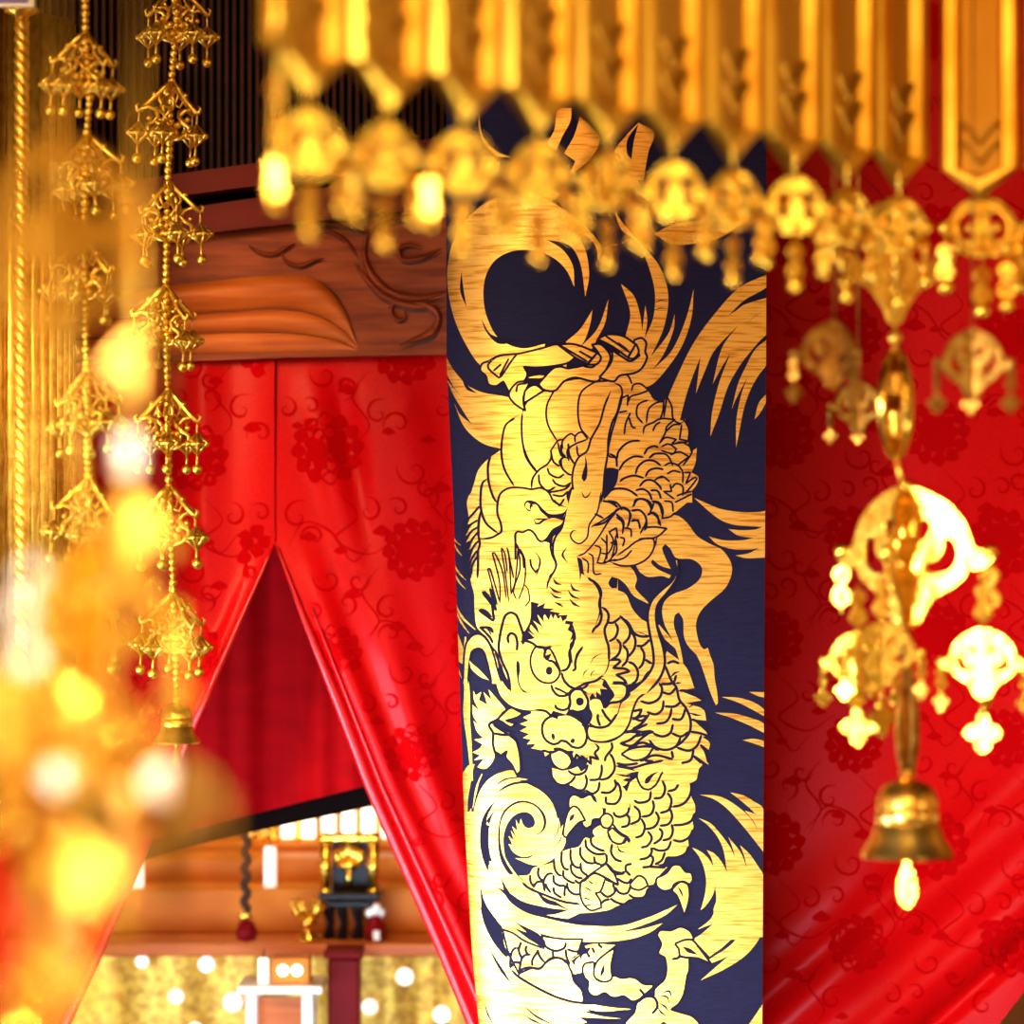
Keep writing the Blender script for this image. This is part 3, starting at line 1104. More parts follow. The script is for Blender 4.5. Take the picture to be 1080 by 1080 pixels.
b = MB()
b.grid(lambda u, v: beam_pt(60 + 460 * u, lerp_tab(BT, 60 + 460 * u) * (1 - v) + lerp_tab(BB, 60 + 460 * u) * v), 30, 8)
b.grid(lambda u, v: beam_pt(60 + 460 * u, lerp_tab(BB, 60 + 460 * u)) + Vector((0, .2 * v, 0)), 30, 1)
b.build('beam_body', M_WOOD, beam)


def relief(path, w, h, name, m, parent, taper=.3, d=DW, seg=10):
    """rounded raised moulding along a picture path; w in px, h in metres"""
    sp = smooth_pts(path, False, 3, 80)
    l, r = stroke_poly(sp, w, taper)
    b = MB()
    vs, fs = [], []
    for a, c in zip(l, r):
        for k in range(seg + 1):
            t = k / seg
            q = a * (1 - t) + c * t
            vs.append(P(q.x, q.y, d - .0006 - h * math.sin(PI * t) ** .6 * min(1, (a - c).length / w * 1.2)))
    n = seg + 1
    for i in range(len(l) - 1):
        for k in range(seg):
            fs.append((i * n + k, i * n + k + 1, (i + 1) * n + k + 1, (i + 1) * n + k))
    b.add(vs, fs)
    return b.build(name, m, parent)


def lobe(top, bot, h, name):
    """one swelling wave of the carving between an upper and a lower edge"""
    a, c = smooth_pts(top, False, 3, 80), smooth_pts(bot, False, 3, 80)
    n = 40
    def at(p, t):
        k = t * (len(p) - 1)
        i = min(len(p) - 2, int(k))
        return p[i].lerp(p[i + 1], k - i)
    b = MB()
    def fn(u, v):
        q = at(a, u).lerp(at(c, u), v)
        wd = (at(a, u) - at(c, u)).length / 34
        return P(q.x, q.y, DW - .0008 - h * min(1., wd) * math.sin(PI * min(1, .06 + v * .94)) ** .55 * (.55 + .45 * (1 - v)))
    b.grid(fn, n, 14)
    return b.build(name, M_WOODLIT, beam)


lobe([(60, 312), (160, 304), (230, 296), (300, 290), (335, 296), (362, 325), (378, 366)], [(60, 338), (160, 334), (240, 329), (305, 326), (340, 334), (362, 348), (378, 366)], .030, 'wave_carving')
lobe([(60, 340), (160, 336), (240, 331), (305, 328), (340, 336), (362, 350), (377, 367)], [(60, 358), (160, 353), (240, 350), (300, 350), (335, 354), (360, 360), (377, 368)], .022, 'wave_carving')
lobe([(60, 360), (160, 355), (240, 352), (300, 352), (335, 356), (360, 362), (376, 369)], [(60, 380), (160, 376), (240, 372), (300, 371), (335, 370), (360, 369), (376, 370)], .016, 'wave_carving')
b_scrolls = [([(388, 243), (410, 232), (440, 226), (474, 224)], 8), ([(470, 308), (440, 314), (412, 308), (392, 290), (384, 268), (388, 243)], 9),
             ([(470, 318), (440, 323), (408, 314), (388, 296), (374, 278)], 8), ([(466, 262), (445, 272), (424, 273), (420, 262), (430, 258), (444, 260)], 6),
             ([(388, 246), (372, 240), (352, 236), (330, 238), (316, 244)], 6), ([(378, 272), (362, 252), (344, 243), (330, 243)], 5),
             ([(262, 259), (274, 266), (288, 268), (300, 262), (312, 256)], 5), ([(296, 264), (302, 276), (318, 280), (332, 274), (343, 272)], 5),
             ([(430, 322), (420, 318), (413, 324), (414, 333), (421, 338), (428, 334), (426, 328)], 4.5), ([(426, 322), (446, 320), (462, 332), (456, 350), (438, 358), (422, 364)], 8),
             ([(440, 358), (452, 350), (466, 340)], 4)]
for path, w in b_scrolls:
    relief(path, w, .010, 'scroll_carving', M_WOOD, beam)
    # dark strip under each scroll, shade put into the wood colour
    relief([(x + 1.5, y + w * .62) for x, y in path], w * .55, .0012, 'scroll_shade', M_WOODDARK, beam)


# ------------------------------------------------------------------ red brocade curtains
def side(tab, t):
    return lerp_tab(tab, t)


def damask(px0, px1, py0, py1, inside, seed, mb, surf, scale=1., lift=.0009, mi=1):
    """woven figure: vines that end in spirals, blossoms and diamond buds, laid on the cloth"""
    rng = random.Random(seed)
    def put(poly):
        if all(inside(p.x, p.y) for p in poly[0]) and all(inside(p.x, p.y) for p in poly[1]):
            l, r = poly
            n = len(l)
            mb.add([surf(p.x, p.y, lift) for p in l + r], [(i, n + i, n + i + 1, i + 1) for i in range(n - 1)], mi)
    def vine(pts, w, taper=.4):
        put(stroke_poly(smooth_pts(pts, False, 3.0, 175), w, taper))
    def spiral(x, y, r, a, sgn, w=3.0):
        pts = []
        for k in range(22):
            t = k / 21
            rr = r * (1 - t) ** 1.1 + .8
            an = a + sgn * t * 4.4 * PI / 2
            pts.append((x + rr * math.cos(an), y + rr * math.sin(an)))
        put(stroke_poly([Vector(p) for p in pts], w, .3))
    def blossom(x, y, r):
        for ring, n in ((1., 12), (.66, 9), (.40, 6)):
            for k in range(n):
                a = 2 * PI * k / n + ring * 3
                c0, c1 = r * (ring - .40), r * ring
                sp = [(x + c0 * math.cos(a), y + c0 * math.sin(a)), (x + (c0 + c1) / 2 * math.cos(a + .06), y + (c0 + c1) / 2 * math.sin(a + .06)), (x + c1 * math.cos(a), y + c1 * math.sin(a))]
                put(stroke_poly(smooth_pts(sp, False, 3, 100), r * ring * 2 * PI / n * 1.0, .5))
    row = 0
    y = py0
    while y < py1:
        x = px0 + (row % 2) * 62 * scale
        while x < px1 + 60:
            jx, jy = x + rng.uniform(-7, 7), y + rng.uniform(-7, 7)
            s = scale * rng.uniform(.88, 1.1)
            blossom(jx, jy, 27 * s)
            for (dx, dy, r, a, g) in ((52, -18, 11, 2.8, 1), (64, 16, 13, 3.5, -1), (30, 46, 10, 4.6, 1), (-22, 50, 12, 5.2, -1), (52, 44, 8, 3.9, 1), (-48, 26, 9, 0, 1), (12, -46, 10, 1.6, -1)):
                spiral(jx + dx * s, jy + dy * s, r * s, a, g)
            vine([(jx + 30 * s, jy - 8 * s), (jx + 44 * s, jy - 30 * s), (jx + 66 * s, jy - 22 * s), (jx + 84 * s, jy + 2 * s), (jx + 100 * s, jy - 14 * s)], 2.4)
            vine([(jx + 6 * s, jy + 30 * s), (jx + 22 * s, jy + 50 * s), (jx + 6 * s, jy + 66 * s), (jx + 30 * s, jy + 78 * s), (jx + 54 * s, jy + 64 * s)], 2.4)
            vine([(jx - 30 * s, jy + 14 * s), (jx - 44 * s, jy + 36 * s), (jx - 30 * s, jy + 60 * s), (jx - 44 * s, jy + 78 * s)], 2.2)
            for dx, dy in ((74, -6), (40, 62), (-14, 66), (84, 30)):
                q = rng.uniform(5, 8) * s
                vine([(jx + dx * s - q, jy + dy * s), (jx + dx * s, jy + dy * s - q * .2), (jx + dx * s + q, jy + dy * s)], q * 1.3, .5)
            x += 124 * scale
        y += 82 * scale
        row += 1


def curtain(name, label, lt, rt, y0, y1, fold, d0, m, nu=40, nv=90, seed=None, hem=None, mats=None, scale=1., lo=None):
    """cloth between the picture lines lt(y) and rt(y); fold(u, v, px, py) moves it towards the eye"""
    top = P((side(lt, y0) + side(rt, y0)) / 2, y0, d0)
    root = thing(name, label, 'curtain', top)
    def surf_uv(u, v):
        py = y0 + (y1 - y0) * v
        l, r = side(lt, py), side(rt, py)
        return P(l + (r - l) * u, py, d0 - fold(u, v, l + (r - l) * u, py))
    def surf(px, py, lift=0.):
        l, r = side(lt, py), side(rt, py)
        return P(px, py, d0 - fold((px - l) / max(1e-3, r - l), (py - y0) / (y1 - y0), px, py) - lift)
    b = MB()
    b.grid(surf_uv, nu, nv)
    if seed is not None:
        def inside(x, y):
            return y0 + 2 < y < y1 - 2 and side(lt, y) + 3 < x < side(rt, y) - 3
        damask(min(x for _, x in lt) - 20, max(x for _, x in rt) + 10, y0 + 20, y1, inside, seed, b, surf, scale)
    b.build('cloth', mats or [m, M_DAMASK], root)
    return root, surf


def ridge(x, c, w):
    return math.exp(-((x - c) / w) ** 2)


SLIT_L = [(350, 289.4), (575, 289.6), (720, 228), (860, 172), (1000, 112), (1090, 70)]
SLIT_R = [(350, 290.6), (575, 290.4), (650, 316), (830, 384), (1000, 459), (1090, 496)]
def fold_l(u, v, px, py):
    k = max(0., (py - 575) / 400)
    return .012 * math.sin(px * .045 + py * .004) * (.4 + k) + .02 * ridge(px, side(SLIT_L, py) - 10, 9) * min(1, k * 3) + .012 * ridge(px, 215, 18)


c1, s1 = curtain('brocade_curtain', 'red brocade curtain panel pulled aside behind the bead chains', [(350, 60), (1090, -20)], SLIT_L, 350, 1090, fold_l, DW + .03, M_RED, seed=3, scale=1.3)


def fold_r(u, v, px, py):
    k = max(0., (py - 560) / 520)
    e = px - side(SLIT_R, py)
    t = (py - 380) / 340
    g = .004 * math.sin(px * .05 - py * .012)
    g -= .024 * ridge(px, 350 + 62 * t, 17) * max(0, 1 - abs(t - .25) * 1.5)           # hollow that runs down from the beam
    g += .016 * ridge(px, 326 + 96 * t, 26)                                          # swelling beside it that catches the light
    g += .016 * ridge(px, 420 + 60 * t, 30) * max(0, 1 - t * .8)
    g += .030 * min(1, k * 2.5) * ridge(e, 30, 17)                                   # fold that follows the slit
    g += .012 * min(1, k * 2) * ridge(e, 72, 22)
    return (g + .01 * k) * max(0., min(1., (py - 379) / 70))


c2, s2 = curtain('brocade_curtain', 'red brocade curtain panel draped beside the dragon banner, with a satin hem', SLIT_R, [(350, 486), (700, 500), (1000, 520), (1090, 540)], 350, 1090, fold_r, DW + .035, M_RED, seed=8, nu=90, scale=1.3)
# rolled satin hem down the slit of each panel
for root, sf, tab, sg, lab in ((c1, s1, SLIT_L, -1, 'left'), (c2, s2, SLIT_R, 1, 'right')):
    pts, rr = [], []
    for k in range(46):
        py = 577 + 513 * k / 45
        t = min(1., (py - 575) / 170)
        w = (1.2 + 5.2 * t * (1 if sg > 0 else .6))
        pts.append(sf(side(tab, py) + sg * w * 1.1, py, .004))
        rr.append(w * 1.05 * DW / FPX)
    b = MB()
    b.tube(pts, rr, seg=12)
    b.build('satin_hem', M_HEM, root)
    if sg > 0:
        pts = [sf(side(tab, py) + 16 + 8 * (py - 640) / 450, py, .004) for py in range(640, 1091, 10)]
        b = MB()
        b.tube(pts, [(1.0 + 4.0 * k / len(pts)) * DW / FPX for k in range(len(pts))], seg=10)
        b.build('satin_hem', M_HEM, root)
# seam from the beam to the tip of the slit
b = MB()
b.tube([s2(290.5, y, .001) for y in range(379, 577, 8)], .0012, seg=6)
b.build('seam', M_DAMASK, c2)

# deep red inner drape seen through the slit
LB = [(230, 868), (390, 828), (480, 804)]
def fold_i(u, v, px, py):
    return .012 * math.sin(px * .06) + .006 * math.sin(px * .17 + 1)


root = thing('inner_drape', 'plain deep red drape hanging behind the slit, above the altar', 'curtain', P(300, 420, 5.62))
b = MB()
b.grid(lambda u, v: P(60 + 430 * u, 420 + (lerp_tab(LB, 60 + 430 * u) + (230 - (60 + 430 * u)) * (.25 if 60 + 430 * u < 230 else 0) - 420) * v, 5.62 - fold_i(u, v, 60 + 430 * u, 0)), 60, 20)
b.build('cloth', M_INNER, root)
struct(slab([(60, 900), (200, 866), (390, 826), (500, 803)], [(60, 935), (200, 892), (390, 851), (500, 828)], 5.72, .06, M_DARK, 'trim_4'))

# the wide curtain on the other side of the banner
RC_R = [(-90, 1180), (860, 1190), (960, 1145), (1040, 1085), (1090, 1046)]
def fold_rc(u, v, px, py):
    g = .005 * math.sin(px * .03 + py * .006) + .004 * math.sin(px * .011 - 1)
    e = (px - 1090) * .66 + (py - 900) * .75                                        # across the diagonal folds
    k = max(0., min(1., (py - 640) / 300))
    g += k * (.022 * ridge(e, 30, 24) + .018 * ridge(e, -38, 22) + .012 * ridge(e, -105, 34) - .020 * ridge(e, 66, 9) - .008 * ridge(e, -70, 12))
    return g


c3, s3 = curtain('brocade_curtain', 'wide red brocade curtain behind the hanging bell ornament, gathered in diagonal folds', [(-90, 760), (1090, 760)], RC_R, -90, 1090, fold_rc, 5.36, M_RED, seed=21, nu=90, nv=110, scale=1.3)
# ------------------------------------------------------------------ flat plates with cut-outs
_plates = {}


def plate(key, outline, holes=(), thick=.0012, bev=.0006):
    """sheet-metal plate in the XZ plane; outline and holes are smooth closed loops -> (verts, faces)"""
    if key in _plates:
        return _plates[key]
    cu = bpy.data.curves.new('sheet', 'CURVE')
    cu.dimensions = '2D'
    cu.fill_mode = 'BOTH'
    cu.extrude = thick
    cu.bevel_depth = bev
    cu.bevel_resolution = 1
    xs = [p[0] for p in outline]
    st = (max(xs) - min(xs)) / 40
    for loop in (outline, *holes):
        pts = smooth_pts(loop, True, st, 70)
        sp = cu.splines.new('POLY')
        sp.points.add(len(pts) - 1)
        for q, p in zip(sp.points, pts):
            q.co = (p.x, p.y, 0, 1)
        sp.use_cyclic_u = True
    o = bpy.data.objects.new('sheet', cu)
    COL.objects.link(o)
    dg = bpy.context.evaluated_depsgraph_get()
    dg.update()
    me = bpy.data.meshes.new_from_object(o.evaluated_get(dg))
    r = ([Vector((v.co.x, v.co.z, v.co.y)) for v in me.vertices], [list(f.vertices)[::-1] for f in me.polygons])
    bpy.data.objects.remove(o)
    bpy.data.curves.remove(cu)
    bpy.data.meshes.remove(me)
    _plates[key] = r
    return r


def rotz(a):
    return Matrix.Rotation(R(a), 4, 'Z')


# half plate ("wing") of a winged ornament, unit = its reach; x outwards, z up
_w = [(600, 50), (650, 50), (720, 80), (790, 125), (840, 185), (865, 240), (885, 290), (915, 300), (935, 280), (965, 292), (965, 330), (930, 362), (890, 376), (860, 372), (840, 410), (790, 450), (720, 492), (690, 530), (660, 590), (622, 614), (600, 614)]
U = lambda L: [((a - 600) / 370, (330 - c) / 370) for a, c in L]
WING = U(_w)
WING_HOLES = [U([(650, 240), (660, 195), (685, 170), (710, 200), (700, 232), (680, 258), (656, 266)]),
              U([(755, 252), (790, 245), (815, 290), (815, 340), (780, 385), (730, 397), (690, 382), (675, 352), (720, 342), (750, 312), (757, 282)]),
              U([(652, 458), (664, 435), (672, 455), (660, 478)])]
DISC = [(0, .80), (.34, .74), (.66, .50), (.86, .20), (1.0, .12), (1.02, -.08), (.88, -.20), (.70, -.30), (.52, -.62), (.26, -.72), (0, -.66),
        (-.26, -.72), (-.52, -.62), (-.70, -.30), (-.88, -.20), (-1.02, -.08), (-1.0, .12), (-.86, .20), (-.66, .50), (-.34, .74)]
DISC_HOLES = [[(.13, .34), (.38, .46), (.62, .16), (.56, -.22), (.30, -.34), (.22, -.04)], [(-.13, .34), (-.38, .46), (-.62, .16), (-.56, -.22), (-.30, -.34), (-.22, -.04)],
              [(0, -.34), (.08, -.46), (0, -.56), (-.08, -.46)]]
QUAT = [(0, 1), (.26, .84), (.30, .46), (.52, .40), (.82, .26), (1.0, 0), (.76, -.28), (.44, -.36), (.34, -.78), (0, -1.06), (-.34, -.78), (-.44, -.36), (-.76, -.28), (-1.0, 0), (-.82, .26), (-.52, .40), (-.30, .46), (-.26, .84)]
EIGHT = [(0, 1.0), (.40, .82), (.46, .50), (.20, .10), (.44, -.30), (.52, -.70), (0, -1.05), (-.52, -.70), (-.44, -.30), (-.20, .10), (-.46, .50), (-.40, .82)]
EIGHT_H = [[(0, .72), (.16, .56), (0, .36), (-.16, .56)], [(0, -.36), (.20, -.58), (0, -.80), (-.20, -.58)]]
LEAF = [(0, 1), (.16, .86), (.10, .60), (.26, .10), (.30, -.40), (.20, -.86), (0, -1.05), (-.20, -.86), (-.30, -.40), (-.26, .10), (-.10, .60), (-.16, .86)]
HEART = [(-.08, -.95), (-.20, -.70), (-.44, -.40), (-.86, -.16), (-1.0, .12), (-.82, .20), (-.50, -.02), (-.28, .10), (-.24, .50), (-.50, .74), (-.30, .95), (0, 1.0),
         (.30, .95), (.50, .74), (.24, .50), (.28, .10), (.50, -.02), (.82, .20), (1.0, .12), (.86, -.16), (.44, -.40), (.20, -.70), (.08, -.95)]
HEART_H = [[(0, .74), (.12, .60), (0, .44), (-.12, .60)], [(0, .02), (.10, -.20), (0, -.46), (-.10, -.20)]]
RINGP = [(0, 1.0), (.46, .84), (.86, .46), (1.0, 0), (.86, -.46), (.46, -.84), (0, -1.0), (-.46, -.84), (-.86, -.46), (-1.0, 0), (-.86, .46), (-.46, .84)]
RINGN_H = [[(.10, .76), (.50, .60), (.74, .22), (.62, .08), (.34, .26), (.10, .30)], [(-.10, .76), (-.50, .60), (-.74, .22), (-.62, .08), (-.34, .26), (-.10, .30)], [(.10, -.28), (.36, -.24), (.66, -.10), (.72, -.28), (.46, -.62), (.10, -.78)], [(-.10, -.28), (-.36, -.24), (-.66, -.10), (-.72, -.28), (-.46, -.62), (-.10, -.78)]]
RINGP_H = [[(.12, .62), (.50, .46), (.64, .10), (.20, .14)], [(-.12, .62), (-.50, .46), (-.64, .10), (-.20, .14)], [(.20, -.12), (.62, -.14), (.42, -.56), (.10, -.66)], [(-.20, -.12), (-.62, -.14), (-.42, -.56), (-.10, -.66)]]


def put_plate(b, key, outline, holes, c, s, rot=0., mi=0, thick=.0011, sx=1.):
    v, f = plate((key, round(s, 5)), [(x * s, z * s) for x, z in outline], [[(x * s, z * s) for x, z in h] for h in holes], thick)
    b.add(v, f, mi, Matrix.Translation(Vector(c)) @ rotz(rot) @ Matrix.Diagonal((sx, 1, 1, 1)))


BELL = [(.0, .0), (.16, 0), (.20, -.10), (.12, -.19), (.34, -.26), (.56, -.40), (.66, -.62), (.68, -.80), (.64, -.84), (.68, -.90), (.70, -1.12), (.66, -1.18), (.72, -1.24), (.80, -1.50), (.96, -1.74), (1.02, -1.84), (.98, -1.92), (.90, -1.88), (.70, -1.50), (.60, -1.0), (.5, -.5), (0, -.35)]


def bell(parent, c, s, m, tagm, turn=12, name='bell', local=True):
    b = MB()
    b.lathe([(r * s, z * s) for r, z in BELL], c, 32)
    bo = b.build(name, m, parent, angle=50)
    b = MB()
    b.tube([(c[0], c[1], c[2] - .4 * s), (c[0], c[1], c[2] - 1.95 * s)], .04 * s, seg=6)
    put_plate(b, 'leaf%.4f' % s, LEAF, [], (c[0], c[1], c[2] - 2.42 * s), .60 * s, turn, sx=1.15)
    b.build('clapper', tagm, bo)
    return bo


def winged(name, parent, c, s, angles, m, link_up=0., drops=True, m2=None, side_pend=None, rng=random.Random(5)):
    """ornament of upright openwork wings round a stem, a small pendant under every wing tip"""
    b = MB()
    for a in angles:
        put_plate(b, 'wing', WING, WING_HOLES, c, s, a, thick=.0014)
    b.tube([(c[0], c[1], c[2] + s * (.76 + link_up)), (c[0], c[1], c[2] - s * .80)], s * .035, seg=8)
    b.ball((c[0], c[1], c[2] + s * .78), s * .07, seg=10, ring=6)
    o = b.build(name, m, parent)
    for a in angles:
        b = MB()
        e = Vector((c[0] + s * .93 * math.cos(R(a)), c[1] + s * .93 * math.sin(R(a)), c[2] + s * .02))
        b.ball(e + Vector((0, 0, .04 * s)), s * .085, seg=10, ring=8)
        if drops:
            b.tube([e, e + Vector((0, 0, -.16 * s))], s * .02, seg=6)
            put_plate(b, 'eight', EIGHT, EIGHT_H, e + Vector((0, 0, -.34 * s)), .22 * s, a + rng.uniform(-40, 40))
            b.tube([e + Vector((0, 0, -.55 * s)), e + Vector((0, 0, -.66 * s))], s * .02, seg=6)
            if drops != 'short':
                put_plate(b, 'quat', QUAT, [], e + Vector((0, 0, -.86 * s)), .22 * s, rng.uniform(-50, 50))
        b.build('drop', m2 or m, o)
    return o


# ------------------------------------------------------------------ hanging garland in front of the wide curtain
def px(v, d):
    return v * d / FPX


DG = 4.05
g = thing('hanging_bell_garland', 'gold garland of openwork ornaments with a bell, before the wide red curtain', 'garland', P(950, 200, DG))
g['local'] = 0
def G(x, y, dd=0.):
    return P(x, y, DG + dd)


b = MB()
b.tube([G(948, -60), G(948, 40), G(949, 200)], .0022, seg=6)
b.tube([G(944, 338), G(945, 372)], .0022, seg=6)
b.tube([G(945, 482), G(952, 514)], .0022, seg=6)
b.tube([G(955, 660), G(956, 690)], .0022, seg=6)
b.ball(G(944, 356), .007)
b.build('wire', M_GOLDSOFT, g)
b = MB()
put_plate(b, 'heart', HEART, HEART_H, G(944, 278), px(66, DG), 12)
b.tube([G(944, 215), G(944, 338)], .004, seg=8)
for q in ((880, 262), (1008, 262)):
    b.ball(G(*q), .006)
b.build('heart_bracket', M_GOLDSOFT, g)
b = MB()
put_plate(b, 'ringp', RINGP, RINGP_H, G(945, 426), px(59, DG), 69, thick=.003)
put_plate(b, 'ringp', RINGP, RINGP_H, G(945, 426), px(59, DG), 96, thick=.003)
b.build('openwork_ring', M_GOLD, g)
WG = winged('winged_ornament', g, G(955, 588), px(97, DG), (-20, 133, 252), M_GOLD, drops='short')
# small winged ornaments under the tips of the large one
for (x, y, dd, s, an) in ((1037, 700, -.03, 48, (-19, 161, 80)), (905, 700, .05, 44, (12, 150, 262)), (930, 690, -.06, 44, (-8, 196, 100))):
    winged('small_winged_ornament', g, G(x, y, dd), px(s, DG), an, M_GOLD)
    b = MB()
    b.tube([G(x, y - s * .7, dd), G(x, y - s * 1.9, dd)], .0016, seg=6)
    put_plate(b, 'eight2', EIGHT, EIGHT_H, G(x, y - s * 1.35, dd), px(19, DG), 25)
    b.build('link', M_GOLDSOFT, g)
    b = MB()
    put_plate(b, 'quat2', QUAT, [], G(x, y + s * 1.52, dd - .01), px(20, DG), -19 if x > 1000 else -14 if x < 920 else 40)
    b.tube([G(x, y + s * .75, dd - .01), G(x, y + s * 1.2, dd - .01)], .0012, seg=6)
    b.build('drop', M_GOLD, g)
b = MB()
put_plate(b, 'streamer', [(0, 1), (.10, .80), (.06, .55), (.14, .1), (.17, -.45), (.10, -.85), (0, -1.02), (-.10, -.85), (-.17, -.45), (-.14, .1), (-.06, .55), (-.10, .80)], [], G(957, 744), px(78, DG), 24)
put_plate(b, 'streamer', [], [], G(957, 744), px(78, DG), 112)
b.build('streamer', M_GOLDSHADE, g)
bell(g, G(957, 812), px(48, DG), M_BELL, M_GOLD, -19)

# ornaments at the sides of the bracket, their shade put into the metal colour
for (x, y, s, d, lab) in ((880, 375, 46, 3.9, 'dark shaded gold openwork pendant hanging beside the heart bracket, nearer the banner'), (905, 430, 36, 4.2, 'small shaded gold openwork pendant just beside the upright ring'),
                          (1026, 385, 48, 3.9, 'dark shaded gold openwork pendant hanging apart over the red curtain, under the last medallion')):
    t = thing('hanging_pendant', lab, 'pendant', P(x, y - s * 2, d), 'shaded pendants over the wide curtain')
    b = MB()
    b.tube([P(x, -60, d), P(x, y - s * .6, d)], .0010, seg=6)
    b.build('wire', M_GOLDSHADE, t)
    winged('openwork_body', t, P(x, y, d), px(s, d), (20 + x, 140 + x, 260 + x), M_GOLDSHADE)

# ------------------------------------------------------------------ canopy: row of pointed plaques and medallions
ORD = ['first', 'second', 'third', 'fourth', 'fifth', 'sixth', 'seventh', 'eighth', 'ninth', 'tenth', 'eleventh', 'twelfth']
DIR = Vector((.0597, .0957, 0))
STEP = DIR.length
DIR.normalize()
ANG = math.degrees(math.atan2(DIR.y, DIR.x))
Z0 = CZ + .3166                                             # height of the plaque points
PL = Vector((-.1277, 3.1, 0))                               # lower corner of the second plaque
def plaque_mesh(w):
    """one pointed plaque, origin at its upper middle; raised rim, sunk panel with chevron ribs"""
    h, tip = .62, .20 * w + .014
    rim = MB()
    o = [(-w / 2, 0), (w / 2, 0), (w / 2, -h), (0, -h - tip), (-w / 2, -h)]
    def inset(k, kt):
        return [(-w / 2 + k, 0), (w / 2 - k, 0), (w / 2 - k, -h - k * .15), (0, -h - tip + kt), (-w / 2 + k, -h - k * .15)]
    i1, i2 = inset(w * .06, w * .10), inset(w * .20, w * .24)
    i3 = inset(w * .26, w * .31)
    def loop(L, y):
        return [Vector((x, y, z)) for x, z in L]
    loops = [loop(o, .004), loop(o, -.002), loop(i1, -.009), loop(i2, -.009), loop(i3, .001)]
    vs = [v for l in loops for v in l]
    fs = []
    for a in range(4):
        for k in range(5):
            fs.append((a * 5 + k, (a + 1) * 5 + k, (a + 1) * 5 + (k + 1) % 5, a * 5 + (k + 1) % 5))
    fs.append((0, 1, 2, 3, 4))
    rim.add(vs, fs)
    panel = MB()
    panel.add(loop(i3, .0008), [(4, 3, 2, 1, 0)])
    for k in (0, 1):                                        # chevron ribs near the point
        q = w * .235
        zz = -h - tip + w * (.44 + .26 * k)
        sl = tip / (w / 2)
        panel.tube([(-q, -.002, zz + q * sl * 1.6), (0, -.002, zz), (q, -.002, zz + q * sl * 1.6)], .0036 * w / .11, seg=8)
    return rim, panel


def place_plaque(i, c, ang, w, label):
    t = thing('canopy_plaque', label, 'plaque', c, 'gold plaques of the hanging canopy', local=True)
    t.rotation_euler = (0, 0, R(ang))
    key = round(w, 4)
    if key not in place_plaque.cache:
        r_, p_ = plaque_mesh(w)
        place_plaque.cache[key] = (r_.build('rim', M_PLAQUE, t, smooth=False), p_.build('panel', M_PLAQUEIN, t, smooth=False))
    else:
        for src in place_plaque.cache[key]:
            o = src.copy()
            COL.objects.link(o)
            o.parent = t
    return t


place_plaque.cache = {}
tipd = .20 * STEP + .014
for i in range(10):
    s = (i - .5) * STEP
    p = PL + DIR * s
    jit = random.Random(i).uniform(-1.5, 1.5)
    place_plaque(i, (p.x, p.y, Z0 + tipd + .62), ANG + jit, STEP * .985, 'amber gold canopy plaque with a pointed end, %s from the blurred end of the row' % ORD[i])
K2 = PL + DIR * (9 * STEP)                                 # corner of the canopy
DIR2 = Vector((.97, -.24, 0)).normalized()
for i in range(2):
    p = K2 + Vector((.016, 0, 0)) + DIR2 * (.040 + i * .082)
    place_plaque(10 + i, (p.x, p.y, Z0 + .20 * .077 + .014 + .62 - .005), math.degrees(math.atan2(DIR2.y, DIR2.x)), .077, ('bright narrow canopy plaque past the canopy corner, with chevron ribs in clear view', 'narrow canopy plaque at the edge of the picture, beyond the bright one')[i])
# near end of the canopy: a return of plaques that runs towards the eye, and its top rail
bm_ = MB()
A0, A1 = PL - DIR * (1.05 * STEP), K2
zt = Z0 + tipd + .62 + .022
bm_.tube([Vector((A0.x, A0.y, zt)), Vector((A1.x, A1.y, zt)), Vector((A1.x + .4, A1.y - .1, zt))], .02, seg=10)
rail = bm_.build('canopy_rail', M_PLAQUE, at=Vector((A0.x, A0.y, zt)))
tag(rail, 'gilded top rail from which the canopy plaques hang', 'rail')

# strip of bright beads at the near corner of the canopy
cn = thing('hanging_corner_strand', 'bright gold bead strand hanging at the near corner of the canopy', 'strand', P(288, 0, 3.0))
b = MB()
rng = random.Random(2)
b.tube([P(291, -60, 3.0), P(291, 84, 3.0)], .0045, seg=10)
for k in range(14):
    y = 84 + k * 9
    b.ball(P(290 + rng.uniform(-5, 5), y, 3.0), rng.uniform(.0035, .0065))
b.build('bead_string', M_GOLD, cn)

